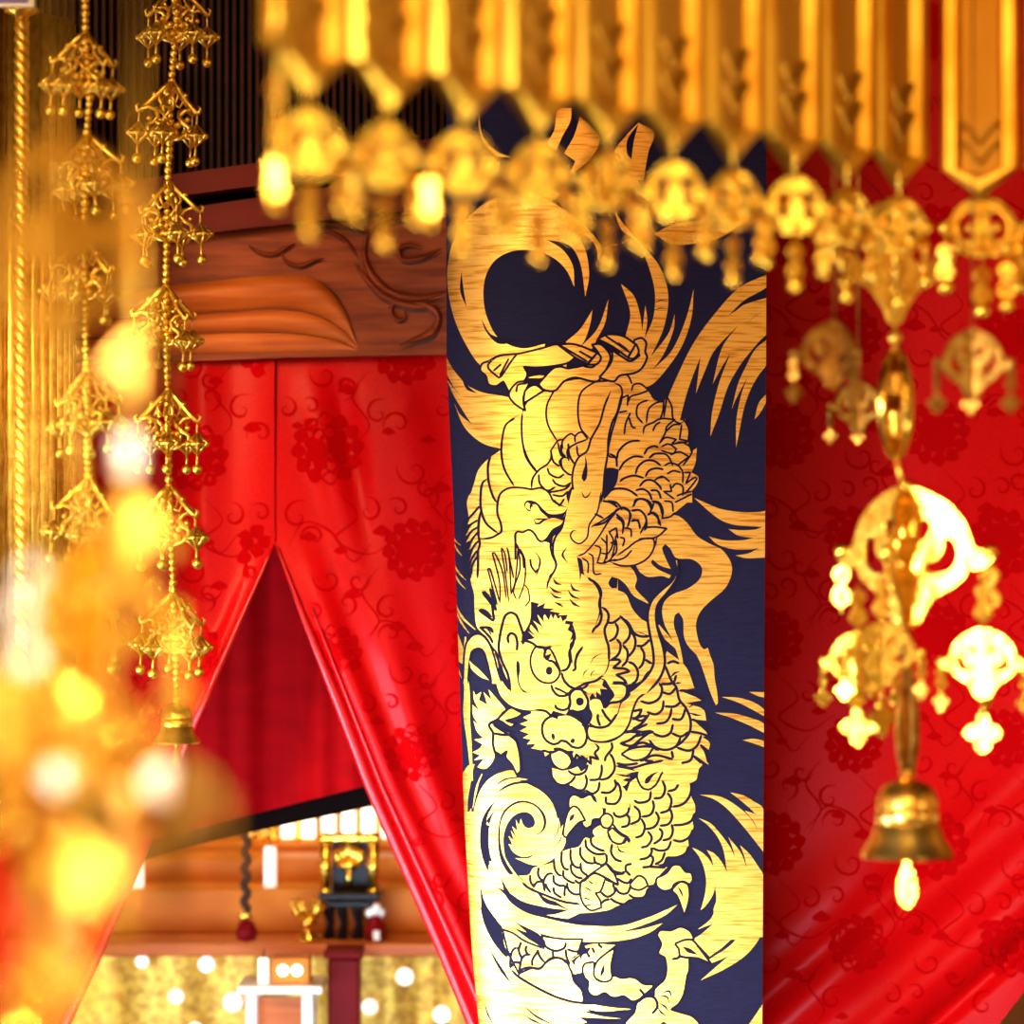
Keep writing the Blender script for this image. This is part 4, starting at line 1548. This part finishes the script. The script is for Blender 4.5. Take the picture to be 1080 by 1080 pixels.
MED = [(325, 152), (405, 165), (487, 173), (567, 183), (640, 191), (710, 203), (773, 211), (838, 218), (893, 231), (948, 239)]
def medallion(i, x, y, d, ang, r, label, dl=1.):
    t = thing('canopy_medallion', label, 'medallion', P(x, y, d), 'openwork medallions under the canopy', local=True)
    t.rotation_euler = (0, 0, R(ang))
    if not medallion.parts:
        s = .022
        b = MB()
        put_plate(b, 'disc', DISC, DISC_HOLES, (0, 0, 0), s * 1.0, 0, thick=.0016)
        for q in (-1, 1):                                  # raised lips round the two openings
            b.tube([(q * s * x, -.002, s * z) for x, z in ((.10, .38), (.38, .52), (.68, .18), (.62, -.26), (.30, -.40), (.17, -.04))], s * .055, seg=8, closed=True)
        b.tube([(s * x * .93, -.002, s * z * .93) for x, z in DISC], s * .05, seg=8, closed=True)
        for q in (-1, 1):
            b.ball((q * s * .96, -.001, .02 * s), s * .17)
            b.ball((q * s * .34, -.003, .02 * s), s * .13)
        b.ball((0, -.003, s * .34), s * .12)
        b.ball((0, -.003, -s * .66), s * .13)
        b.tube([(0, 0, s * .8), (0, 0, s * 1.9)], s * .05, seg=6)
        medallion.parts.append(b.build('openwork_disc', M_GOLD, t))
        for q, z in ((0, -.72), (-.94, -.1), (.94, -.1)):
            b = MB()
            b.tube([(q * s, 0, z * s), (q * s, 0, z * s - s * 1.0)], s * .035, seg=6)
            put_plate(b, 'eightm', EIGHT, EIGHT_H, (q * s, 0, z * s - s * .75), s * .46, 30 * q + 10)
            b.ball((q * s, 0, z * s - s * 1.4), s * .20)
            medallion.parts.append(b.build('drop', M_GOLD, t))
        t.scale = (r / s,) * 3
    else:
        for src in medallion.parts:
            o = src.copy()
            COL.objects.link(o)
            o.parent = t
        t.scale = (r / .022,) * 3
    return t


medallion.parts = []
for i, (x, y) in enumerate(MED):
    d = 3.06 + .0957 * (i - .5)
    medallion(i, x, y, d, ANG - 22 + (0, 5, -6, 3, 8, -4, 2, -7, 6, -3)[i], px(44 - i * .7, d), 'openwork gold medallion with drops under the canopy, %s from the blurred end' % ORD[i])
medallion(10, 1036, 241, 3.98, 0, px(41, 3.98), 'broad openwork medallion under the bright narrow plaque, facing the eye')
medallion(11, 1098, 262, 3.9, 10, px(40, 3.9), 'openwork medallion cut by the edge of the picture')

# ------------------------------------------------------------------ slender bead chains
def tier_parts(parent, m, s=1., seed=1):
    """one umbrella of scrolled arms, its cages and beads; origin at its peak, reach s*.037"""
    rng = random.Random(seed)
    b = MB()
    n = 5
    r0 = .036 * s
    tips = []
    for k in range(n):
        a = 2 * PI * k / n + .3
        ca, sa = math.cos(a), math.sin(a)
        def arm(prof, r, dz=0.):
            b.tube([(x * s * ca - y * s * sa, x * s * sa + y * s * ca, z * s) for x, y, z in prof], r, seg=6)
        arm([(.001, 0, 0), (.009, .002, -.008), (.018, .0, -.018), (.027, -.002, -.027), (.034, 0, -.035), (.038, 0, -.036), (.040, 0, -.031), (.037, 0, -.028)], [.0030 * s] * 5 + [.0022 * s, .0016 * s, .0012 * s])
        arm([(.034, 0, -.033), (.026, .004, -.031), (.017, .003, -.034), (.013, -.002, -.041), (.019, -.004, -.048), (.026, 0, -.052), (.024, .003, -.060), (.013, .002, -.066), (.003, 0, -.068)], .0025 * s)
        arm([(.012, 0, -.012), (.014, .006, -.022), (.009, .006, -.030), (.004, .002, -.026)], .0018 * s)
        for r, z, q in ((.012, -.050, .0042), (.008, -.060, .0054), (.019, -.016, .0034), (.024, -.044, .0034)):
            b.ball((r * s * ca, r * s * sa, z * s), q * s, seg=8, ring=6)
        tips.append((r0 * ca, r0 * sa, -.035 * s))
    b.ball((0, 0, -.002 * s), .0046 * s, seg=8, ring=6)
    b.ball((0, 0, -.064 * s), .0070 * s, seg=8, ring=6)
    core = b.build('umbrella_tier', m, parent)
    for k, tp in enumerate(tips):
        b = MB()
        z = tp[2]
        b.tube([(tp[0], tp[1], z), (tp[0], tp[1], z - .016 * s)], .0012 * s, seg=5)
        c = Vector((tp[0], tp[1], z - .027 * s))
        q = .0122 * s
        ring = [c + Vector((q * math.cos(PI * j / 3), q * math.sin(PI * j / 3), 0)) for j in range(6)]
        b.tube(ring, .0025 * s, seg=5, closed=True)
        top, bot = c + Vector((0, 0, q * .95)), c - Vector((0, 0, q * .95))
        for p in ring:
            b.tube([top, c.lerp(p, 1.1), bot], .0022 * s, seg=5)
            b.ball(p, .0038 * s, seg=6, ring=5)
        b.tube([bot, bot - Vector((0, 0, .014 * s))], .0015 * s, seg=5)
        b.ball(bot - Vector((0, 0, .018 * s)), .0060 * s, seg=10, ring=8)
        b.build('drop', m, core)
    return core


def chain(name, label, nodes, d, peaks, m, s, with_bell=None, seed=1):
    """bead string through picture nodes with umbrella tiers at the given heights"""
    x0, y0 = nodes[0]
    t = thing(name, label, 'bead chain', P(x0, y0, d), 'bead chains beside the canopy', local=True)
    O = P(x0, y0, d)
    tab = [(y, x) for x, y in nodes]
    b = MB()
    y = nodes[0][1]
    rng = random.Random(seed)
    step = .0080 * s * FPX / d
    while y < nodes[-1][1]:
        b.ball(P(lerp_tab(tab, y), y, d) - O, (.0048) * s * rng.uniform(.8, 1.1), seg=8, ring=6)
        y += step
    b.build('bead_string', m, t)
    first = None
    for k, (py, tilt, spin) in enumerate(peaks):
        if first is None:
            c = tier_parts(t, m, s, seed)
            first = c
        else:
            c = copy_tree(first, t)
        c.location = P(lerp_tab(tab, py), py, d) - O
        c.rotation_euler = (R(tilt), R(tilt * .6), R(spin))
    if with_bell:
        bx, by, bs = with_bell
        bell(t, P(bx, by, d) - O, px(bs, d), M_GOLDSOFT, m, 60)
    return t


chain('hanging_bead_chain', 'sharp gold bead chain of umbrella tiers ending in a small bell', [(187, -60), (186, 20), (181, 85), (177, 190), (175, 300), (177, 410), (178, 515), (183, 625), (187, 738)], 4.82,
      [(-18, 0, 0), (86, 3, 31), (192, -2, 55), (302, 4, 12), (412, 0, 40), (513, -3, 22), (626, 4, 8)], M_CHAINGOLD, 1.04, (187, 738, 24), 3)
chain('hanging_bead_chain', 'softly blurred gold bead chain without a bell, beside the gilded pleats', [(90, -60), (90, 40), (95, 100), (90, 160), (90, 260), (91, 360), (93, 480), (94, 560), (94, 700)], 4.55,
      [(34, 5, 10), (142, -6, 44), (252, 4, 20), (392, -4, 5), (506, 5, 33), (620, 0, 20)], M_CHAINGOLD, 1.0, None, 5)

# twisted rope with its flat cap
t = thing('hanging_twisted_rope', 'twisted gold rope hanging from a flat round cap', 'rope', P(23, 14, 4.6), local=True)
b = MB()
O = P(23, 14, 4.6)
for ph in (0, PI * 2 / 3, PI * 4 / 3):
    b.tube([P(23 + 5 * math.cos(k * .55 + ph), 22 + k * 3.0, 4.6) - O + Vector((0, .0055 * math.sin(k * .55 + ph), 0)) for k in range(250)], .0042, seg=6)
b.build('strand', M_CHAINGOLD, t)
b = MB()
b.lathe([(0, .012), (.008, .012), (.021, .006), (.021, .001), (.008, -.004), (.006, -.012), (0, -.012)], (0, 0, 0), 24)
b.tube([(0, 0, .01), (0, 0, .4)], .002, seg=6)
b.build('cap', M_GOLD, t)
t = thing('hanging_violet_plaque', 'small violet plaque with a pale rim in the upper corner', 'plaque', P(8, -8, 4.5))
b = MB()
c = P(6, -12, 4.5)
b.box(c, (.066, .012, .042), bev=.002)
b.build('rim', M_WHITE, t, smooth=False)
b = MB()
b.box(c - Vector((.003, .006, 0)), (.058, .006, .034), bev=.001)
b.build('face', M_PURPLE, t, smooth=False)

# fluted gilded drum behind the chains
b = MB()
cx_, cd = P(-95, 400, 4.98), 5.05
for k in range(64):
    a = 2 * PI * k / 64
    b.tube([(cx_.x + .19 * math.cos(a), cd + .19 * math.sin(a), CZ + .62), (cx_.x + .19 * math.cos(a), cd + .19 * math.sin(a), CZ - .28)], .0088, seg=8)
o = b.build('pleated_gilt_column', M_GOLDSOFT, at=(cx_.x, cd, CZ))
tag(o, 'column of close vertical gilded rods behind the twisted rope', 'column')
# ------------------------------------------------------------------ large garlands close to the eye
def near_garland(label, d, items, bell_at=None, mm=M_GOLD):
    x0 = items[0][0]
    t = thing('hanging_bell_garland', label, 'garland', P(x0, -60, d))
    b = MB()
    pts = [P(x0, -60, d)] + [P(x, y, d) for (x, y, *_r) in items]
    if bell_at:
        pts.append(P(bell_at[0], bell_at[1], d))
    b.tube(pts, .0018, seg=6)
    b.build('wire', M_GOLDSOFT, t)
    for (x, y, kind, s, an, m) in items:
        c = P(x, y, d)
        if kind == 'w':
            winged('winged_ornament', t, c, px(s, d), an, m)
        elif kind == 's':
            winged('small_winged_ornament', t, c, px(s, d), an, m, drops='short')
        elif kind == 'r':
            b = MB()
            for a in an:
                put_plate(b, 'ringn', RINGP, RINGN_H, c, px(s, d), a, thick=.002)
            b.build('openwork_ring', m, t)
        elif kind == 'b':  # added glowing ball that stands for a blurred highlight
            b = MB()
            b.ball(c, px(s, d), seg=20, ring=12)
            b.build('glare_bead', M_GLAREBEAD, t)
    if bell_at:
        bell(t, P(bell_at[0], bell_at[1], d), px(bell_at[2], d), m, m, 15)
    return t


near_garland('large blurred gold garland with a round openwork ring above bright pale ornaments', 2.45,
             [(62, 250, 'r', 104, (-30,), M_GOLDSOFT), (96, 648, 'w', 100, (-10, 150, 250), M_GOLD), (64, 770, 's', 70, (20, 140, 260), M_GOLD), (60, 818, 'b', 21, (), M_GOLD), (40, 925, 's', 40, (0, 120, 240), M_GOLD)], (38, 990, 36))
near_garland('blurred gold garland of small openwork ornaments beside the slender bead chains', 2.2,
             [(146, 385, 's', 40, (-40, 80, 200), M_GOLDSHADE), (134, 470, 'b', 12, (), M_GOLD), (134, 490, 'b', 10, (), M_GOLD), (130, 560, 's', 50, (10, 130, 250), M_GOLDSOFT), (108, 785, 'w', 70, (0, 120, 240), M_GOLD), (172, 826, 'b', 21, (), M_GOLD), (190, 850, 'w', 66, (35, 160, 265), M_GOLDSHADE), (120, 880, 'w', 70, (20, 140, 250), M_GOLDSHADE)])
near_garland('blurred strand of glowing glare beads and gold ornaments at the very edge, closest of all', 1.95,
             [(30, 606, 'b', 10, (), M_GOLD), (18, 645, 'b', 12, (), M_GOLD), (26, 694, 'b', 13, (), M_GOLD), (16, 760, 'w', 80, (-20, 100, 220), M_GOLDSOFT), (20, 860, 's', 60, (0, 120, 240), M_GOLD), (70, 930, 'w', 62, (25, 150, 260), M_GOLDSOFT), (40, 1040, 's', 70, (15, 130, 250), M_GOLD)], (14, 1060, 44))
# ------------------------------------------------------------------ altar seen through the parted curtain
DA = 5.95
def A(x, y, d=DA):
    return P(x, y, d)


def abox(b, x0, x1, y0, y1, d0, depth, mi=0, bev=0., rise=0.):
    """block whose front is seen between the picture lines"""
    p, q = P(x0, y0, d0), P(x1, y1, d0)
    b.box(((p.x + q.x) / 2, d0 + depth / 2, (p.z + q.z) / 2), (q.x - p.x, depth, p.z - q.z), mi, None, bev)


TZ = A(300, 994).z                                       # altar top
t = thing('altar_table', 'long wooden altar table with a gold brocade front', 'table', (A(300, 990).x, DA + .3, 0))
b = MB()
p, q = A(40, 990), A(560, 990)
b.box(((p.x + q.x) / 2, DA + .30, TZ - .010), (q.x - p.x, .62, .020), bev=.004)
b.build('table_top', M_WOODLIT, t, smooth=False)
b = MB()
def brocade(u, v):
    x = p.x + .02 + (q.x - p.x - .04) * u
    return Vector((x, DA + .012 - .008 * math.sin(x * 60), TZ - .02 - (TZ - .02) * v))
b.grid(brocade, 90, 12)
b.build('altar_cloth', M_BROCADE, t)
b = MB()
for k in range(2):
    b.box((p.x + .05 + k * (q.x - p.x - .1), DA + .5, (TZ - .02) / 2), (.06, .06, TZ - .02))
b.build('leg', M_WOOD, t, smooth=False)

# stepped shelves on the altar
st = thing('stepped_altar_shelf', 'stepped orange shelf standing on the altar table', 'shelf', (A(250, 990).x, DA + .35, TZ))
s1_, s2_ = TZ, TZ
def step(y_top, d, x0, x1, depth, name):
    b = MB()
    zt = P(0, y_top, d).z
    xa, xb = P(x0, 0, d).x, P(x1, 0, d).x
    b.box(((xa + xb) / 2, d + depth / 2, (zt + TZ) / 2), (xb - xa, depth, zt - TZ), bev=.004)
    b.build(name, M_ORANGE, st, smooth=False)
    return zt
z1 = step(938, DA + .14, 110, 520, .12, 'step')
z2 = step(905, DA + .26, 130, 520, .12, 'step')
z3 = step(890, DA + .38, 100, 520, .14, 'step')

# row of small gilt flames on the top step
rng = random.Random(4)
for k in range(9):
    x = 196 + k * 15
    d = DA + .44
    c = Vector((P(x, 0, d).x, d, z3))
    b = MB()
    b.lathe([(0, 0), (.012, 0), (.013, .006), (.006, .012), (.011, .022), (.014, .032), (.010, .042), (0, .046)], (0, 0, 0), 12)
    o = b.build('offering_cup', M_GOLD, loc=c)
    tag(o, 'small gilt offering cup in the row on the top altar step', 'cup', 'gilt cups on the top altar step')

# lit paper lanterns above the altar
for k, x in enumerate((303, 325, 346, 367, 388, 409)):
    d = 6.36
    t = thing('hanging_paper_lantern', 'lit white oblong lantern above the altar, %s from the bead-chain side' % ORD[k], 'lantern', P(x, 850, d), 'lit lanterns above the altar')
    b = MB()
    abox(b, x - 6.5, x + 6.5, 852 + (4 if k == 0 else 0), 884, d, .02, 0, .003)
    b.build('paper', M_LANTERN, t, smooth=False)
    b = MB()
    abox(b, x - 7.5, x + 7.5, 846, 852, d - .002, .024)
    abox(b, x - 7.5, x + 7.5, 884, 888, d - .002, .024)
    pp = P(x, 846, d + .012)
    b.tube([pp, pp + Vector((0, 0, .4))], .002, seg=5)
    b.build('frame', M_GOLDSOFT, t, smooth=False)
# amber screen behind them
t = thing('gilded_back_screen', 'glowing amber gilded screen at the rear of the altar', 'screen', (P(300, 900, 6.62).x, 6.64, 0))
b = MB()
abox(b, 60, 520, 740, 1040, 6.64, .02)
pp, qq = P(60, 1040, 6.64), P(520, 1040, 6.64)
b.box(((pp.x + qq.x) / 2, 6.65, pp.z / 2), (qq.x - pp.x, .02, pp.z))
b.build('panel', M_BACK, t, smooth=False)
b = MB()
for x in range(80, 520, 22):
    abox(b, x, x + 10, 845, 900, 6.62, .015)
b.build('gilt_stile', M_AMBERLIT, t, smooth=False)  # amber glow put into the gilt stiles

# small shrine with gilded posts
t = thing('small_altar_shrine', 'small black shrine with gold posts on the altar', 'shrine', (P(367, 990, DA + .06).x, DA + .10, TZ))
d = DA + .05
b = MB()
abox(b, 350, 388, 888, 940, d + .035, .03)
b.build('cabinet', M_BLACK, t, smooth=False)
for x in (343, 394):
    b = MB()
    pa, pb = P(x, 885, d), P(x, 942, d)
    b.tube([pa, pb], .0085, seg=12)
    for z in (pa.z, pb.z, (pa.z + pb.z) / 2):
        b.ball((pa.x, d, z), .011, seg=10, ring=6)
    b.build('post', M_GOLD, t)
b = MB()
abox(b, 338, 399, 882, 888, d - .012, .07, 0, .003)
b.build('lintel', M_GOLD, t, smooth=False)
b = MB()
for a in range(5):
    c = P(368 + (a - 2) * 6, 903 - 3 * (2 - abs(a - 2)), d + .02)
    b.ball(c, .011, sc=(.7, .6, 1.2))
b.ball(P(368, 912, d + .02), .014, sc=(1.3, .8, .6))
b.tube([P(368, 912, d + .02), P(368, 938, d + .02)], .004, seg=8)
b.build('gilt_lotus', M_GOLD, t)
b = MB()
abox(b, 336, 401, 942, 950, d - .03, .10, 0, .003)
abox(b, 344, 393, 950, 958, d - .02, .08, 0, .003)
for x in (346, 360, 376, 390):
    pp = P(x, 958, d)
    b.tube([pp, Vector((pp.x + .004, d, (pp.z + TZ) / 2)), Vector((pp.x, d, TZ))], [.010, .006, .010], seg=8)
b.build('stand', M_BLACK, t, smooth=False)

# candles
def candle(x, yb, yt, d, r, label, zb=None):
    base = Vector((P(x, 0, d).x, d, P(0, yb, d).z if zb is None else zb))
    t = thing('altar_candle', label, 'candle', base)
    h = P(0, yt, d).z - base.z
    b = MB()
    b.lathe([(0, 0), (r, 0), (r, h - .004), (r * .8, h), (0, h)], base, 16)
    b.build('wax', M_WAXGLARE, t, angle=40)
    b = MB()
    b.tube([base + Vector((0, 0, h)), base + Vector((.001, 0, h + .012))], .0012, seg=5)
    b.build('wick', M_BLACK, t)
candle(285, 938, 893, DA + .18, .0095, 'tall white candle on the lower altar step', z1)
candle(143, 938, 908, DA + .18, .013, 'short thick white candle at the far end of the lower altar step', z1)

# gold lotus candlestick
t = thing('lotus_candlestick', 'gold lotus shaped candlestick on the altar edge', 'candlestick', (P(325, 990, DA + .03).x, DA + .03, TZ))
c = Vector((P(325, 0, DA + .03).x, DA + .03, TZ))
b = MB()
b.lathe([(0, 0), (.020, 0), (.020, .004), (.007, .010), (.006, .018), (.013, .024), (.013, .030), (.006, .036), (0, .038)], c, 18)
b.build('base', M_GOLD, t)
for k in range(6):
    a = 2 * PI * k / 6 + .2
    b = MB()
    b.tube([c + Vector((math.cos(a) * r, math.sin(a) * r, z)) for r, z in ((.004, .034), (.016, .040), (.023, .050), (.024, .062))], [.004, .006, .005, .0015], seg=8)
    b.build('petal', M_GOLD, t)

# red and white figure like ornament
t = thing('red_lacquer_vase', 'small red vase with a white top beside the shrine', 'vase', (P(396, 992, DA + .02).x, DA + .02, TZ))
c = Vector((P(396, 0, DA + .02).x, DA + .02, TZ))
b = MB()
b.lathe([(0, 0), (.012, 0), (.016, .012), (.014, .026), (.006, .034), (.009, .038), (0, .038)], c, 16)
b.build('body', M_REDL, t)
b = MB()
for q in ((0, 0, .045), (.008, .002, .043), (-.008, 0, .042), (.002, -.006, .050)):
    b.ball(c + Vector(q), .007)
b.build('white_flower', M_WHITE, t)
b = MB()
b.box(c + Vector((.002, -.015, .010)), (.010, .004, .014))
b.build('white_tag', M_WHITE, t, smooth=False)

# string of dark prayer beads with a red tassel
t = thing('hanging_prayer_beads', 'dark bead string with a red tassel hanging before the altar', 'prayer beads', P(259, 868, DA - .05))
b = MB()
for k in range(26):
    b.ball(P(259 + 2.2 * math.sin(k * 1.3), 868 + k * 3.6, DA - .05), .0062, seg=8, ring=6)
b.tube([P(259, 868, DA - .05), P(259, 700, DA - .05)], .001, seg=5)
b.build('bead_string', M_BEADDK, t)
b = MB()
b.ball(P(259, 966, DA - .05), .010, sc=(1.2, 1, .6))
b.build('gilt_knot', M_GOLD, t)
b = MB()
b.lathe([(0, 0), (.010, -.002), (.017, -.018), (.014, -.030), (0, -.034)], P(260, 970, DA - .05), 14)
b.build('tassel', M_REDL, t)

# low stand with offerings in front of the altar
DF = 5.70
t = thing('offering_stand', 'small white offering stand in front of the gold altar cloth', 'stand', (P(291, 1080, DF).x, DF + .05, 0))
b = MB()
abox(b, 250, 340, 1040, 1049, DF - .01, .13, 0, .003)
b.build('top', M_WHITE, t, smooth=False)
zt = P(0, 1049, DF).z
for x in (265, 324):
    for dd in (0, .1):
        b = MB()
        xx = P(x, 0, DF).x
        b.box((xx, DF + .008 + dd, zt / 2), (.016, .016, zt), bev=.002)
        b.build('leg', M_WHITE, t, smooth=False)
b = MB()
abox(b, 272, 318, 1052, 1100, DF + .06, .01)
b.build('back_panel', M_WOODLIT, t, smooth=False)
zs = P(0, 1040, DF).z
t = thing('orange_offering_box', 'orange box with two pale round lamps on the white stand', 'box', (P(306, 0, DF).x, DF + .03, zs))
b = MB()
h = P(0, 1011, DF).z - zs
b.box((P(306, 0, DF).x, DF + .04, zs + h / 2), (px(40, DF), .06, h), bev=.003)
b.build('case', M_ORANGE, t, smooth=False)
for x in (298, 313):
    b = MB()
    b.ball(Vector((P(x, 0, DF).x, DF + .008, zs + h * .55)), .0085)
    b.build('lamp', M_LANTERN, t)
candle(278, 1040, 1010, DF + .02, .008, 'short white candle next to the orange box', zs)
t = thing('dark_red_chest', 'dark red lacquer chest beside the white stand', 'chest', (P(360, 0, DF + .1).x, DF + .13, 0))
b = MB()
h = P(0, 1012, DF + .1).z
b.box((P(362, 0, DF + .1).x, DF + .15, h / 2), (px(34, DF), .08, h), bev=.004)
b.build('body', M_REDL, t, smooth=False)
b = MB()
b.box((P(362, 0, DF + .1).x, DF + .15, h + .006), (px(42, DF), .10, .012), bev=.003)
b.build('lid', M_REDL, t, smooth=False)

# blurred sparkles, added as pale glowing discs before the altar cloth
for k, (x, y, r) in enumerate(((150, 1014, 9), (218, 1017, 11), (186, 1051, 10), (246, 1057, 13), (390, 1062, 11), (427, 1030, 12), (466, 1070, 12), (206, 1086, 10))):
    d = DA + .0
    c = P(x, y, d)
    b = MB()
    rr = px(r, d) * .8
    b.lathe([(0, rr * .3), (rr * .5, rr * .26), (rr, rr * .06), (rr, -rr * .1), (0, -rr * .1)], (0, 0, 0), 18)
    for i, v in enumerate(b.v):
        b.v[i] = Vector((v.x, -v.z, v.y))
    o = b.build('glare_spot', M_WAXGLARE, loc=c)
    tag(o, ('pale round glare spot added on the gold altar cloth, %s counted from the bead-chain side') % ORD[[0, 3, 1, 4, 5, 6, 7, 2][k]], 'glare spot', 'pale glare spots on the altar cloth')
# ------------------------------------------------------------------ light, air, camera
def area(name, loc, target, size, watts, col, sy=None, spread=180):
    l = bpy.data.lights.new(name, 'AREA')
    l.energy = watts
    l.color = col
    l.size = size
    l.spread = R(spread)
    if sy:
        l.shape = 'RECTANGLE'
        l.size_y = sy
    o = bpy.data.objects.new(name, l)
    COL.objects.link(o)
    o.location = loc
    o.rotation_euler = (Vector(target) - Vector(loc)).to_track_quat('-Z', 'Y').to_euler()
    return o


area('window_light', (-1.8, 4.15, .58), (.0, 5.02, .82), 1.0, 27, (.60, .78, 1), .9, 90)
area('low_banner_fill', (-.25, 3.6, .52), (.12, 5.0, .80), 1.0, 8.6, (.60, .80, 1), .40, 62)  # added low fill, its cone aimed at the bottom of the banner
area('rear_fill', (-3.0, -.8, 1.9), (-.1, 4.2, 1.5), 1.6, 22, (1, .68, .30))  # added fill from behind the eye, for reflections in the gold plates
area('front_light', (-.5, .3, 2.9), (.5, 5, 1.3), 1.2, 50, (1, .50, .20))
area('canopy_fill', (2.7, 2.1, 1.85), (.0, 3.3, 1.88), .8, 2.0, (1, .88, .50), None, 70)  # added fill, placed for reflections in the medallions
area('hall_lamp', (.6, .6, 3.3), (.1, 4.2, 1.9), 1.6, 30, (1, .72, .32))
area('garland_fill', (-1.1, 2.25, 1.30), (.41, 4.05, 1.29), .6, 6, (1, .93, .78), None, 40)  # added fill, placed for highlights on the bell garland
area('near_fill', (.95, .55, 1.85), (-.27, 2.3, 1.32), .3, 10, (1, .92, .74), None, 46)  # added fill for the garlands close to the eye
area('chain_fill', (-1.25, 3.3, 2.1), (-.62, 4.95, 1.60), .5, 2.6, (1, .74, .38), None, 32)  # added fill that brightens the bead chains
area('plaque_edge_fill', (.95, 3.2, .50), (.12, 3.35, 1.83), .55, 3.4, (1, .93, .72), None, 64)  # added fill from below, for bright lower edges of the plaques
for x, y, z, w in ((-.50, 6.25, 1.30, 5.0), (-.25, 5.75, 1.20, 2.4)):
    l = bpy.data.lights.new('altar_lamp', 'POINT')
    l.energy = w
    l.color = (1, .80, .42)
    l.shadow_soft_size = .06
    o = bpy.data.objects.new('altar_lamp', l)
    COL.objects.link(o)
    o.location = (x, y, z)

w = bpy.data.worlds.new('world')
scene.world = w
w.use_nodes = True
nt = w.node_tree
bg = nt.nodes['Background']
tc = nt.nodes.new('ShaderNodeTexCoord')
nz = nt.nodes.new('ShaderNodeTexNoise')
nz.inputs['Scale'].default_value = 2.6
nz.inputs['Detail'].default_value = 3
cr = nt.nodes.new('ShaderNodeValToRGB')
e = cr.color_ramp.elements
e[0].position, e[0].color = .36, (.06, .022, .008, 1)
e[1].position, e[1].color = .54, (.50, .24, .07, 1)
k = e.new(.68)
k.color = (2.4, 1.7, .9, 1)
mxn = nt.nodes.new('ShaderNodeMix')
mxn.data_type = 'RGBA'
sep = nt.nodes.new('ShaderNodeSeparateXYZ')
mr = nt.nodes.new('ShaderNodeMapRange')
mr.inputs['From Min'].default_value = -.25
mr.inputs['From Max'].default_value = .22
nt.links.new(tc.outputs['Generated'], sep.inputs['Vector'])
nt.links.new(sep.outputs['Z'], mr.inputs['Value'])
nt.links.new(tc.outputs['Generated'], nz.inputs['Vector'])
nt.links.new(nz.outputs['Fac'], cr.inputs['Fac'])
nt.links.new(mr.outputs['Result'], mxn.inputs['Factor'])
nt.links.new(cr.outputs['Color'], mxn.inputs['A'])          # brighter and paler below the eye, amber above
tint = nt.nodes.new('ShaderNodeMix')
tint.data_type = 'RGBA'
tint.blend_type = 'MULTIPLY'
tint.inputs['Factor'].default_value = 1
tint.inputs['B'].default_value = (.80, .55, .19, 1)
nt.links.new(cr.outputs['Color'], tint.inputs['A'])
nt.links.new(tint.outputs['Result'], mxn.inputs['B'])
nt.links.new(mxn.outputs['Result'], bg.inputs['Color'])
bg.inputs['Strength'].default_value = .95

cam = bpy.data.cameras.new('camera')
co = bpy.data.objects.new('camera', cam)
COL.objects.link(co)
co.location = (0, 0, CZ)
co.rotation_euler = (R(90), 0, 0)
cam.sensor_width = 36
cam.lens = 36 * FPX / 1080
cam.clip_start = .05
cam.dof.use_dof = True
cam.dof.focus_distance = 5.0
cam.dof.aperture_fstop = cam.lens / 1000 / .043
scene.camera = co
scene.view_settings.view_transform = 'Standard'
scene.view_settings.look = 'None'
scene.view_settings.exposure = 0.0
scene.cycles.max_bounces = 6
scene.cycles.use_denoising = True
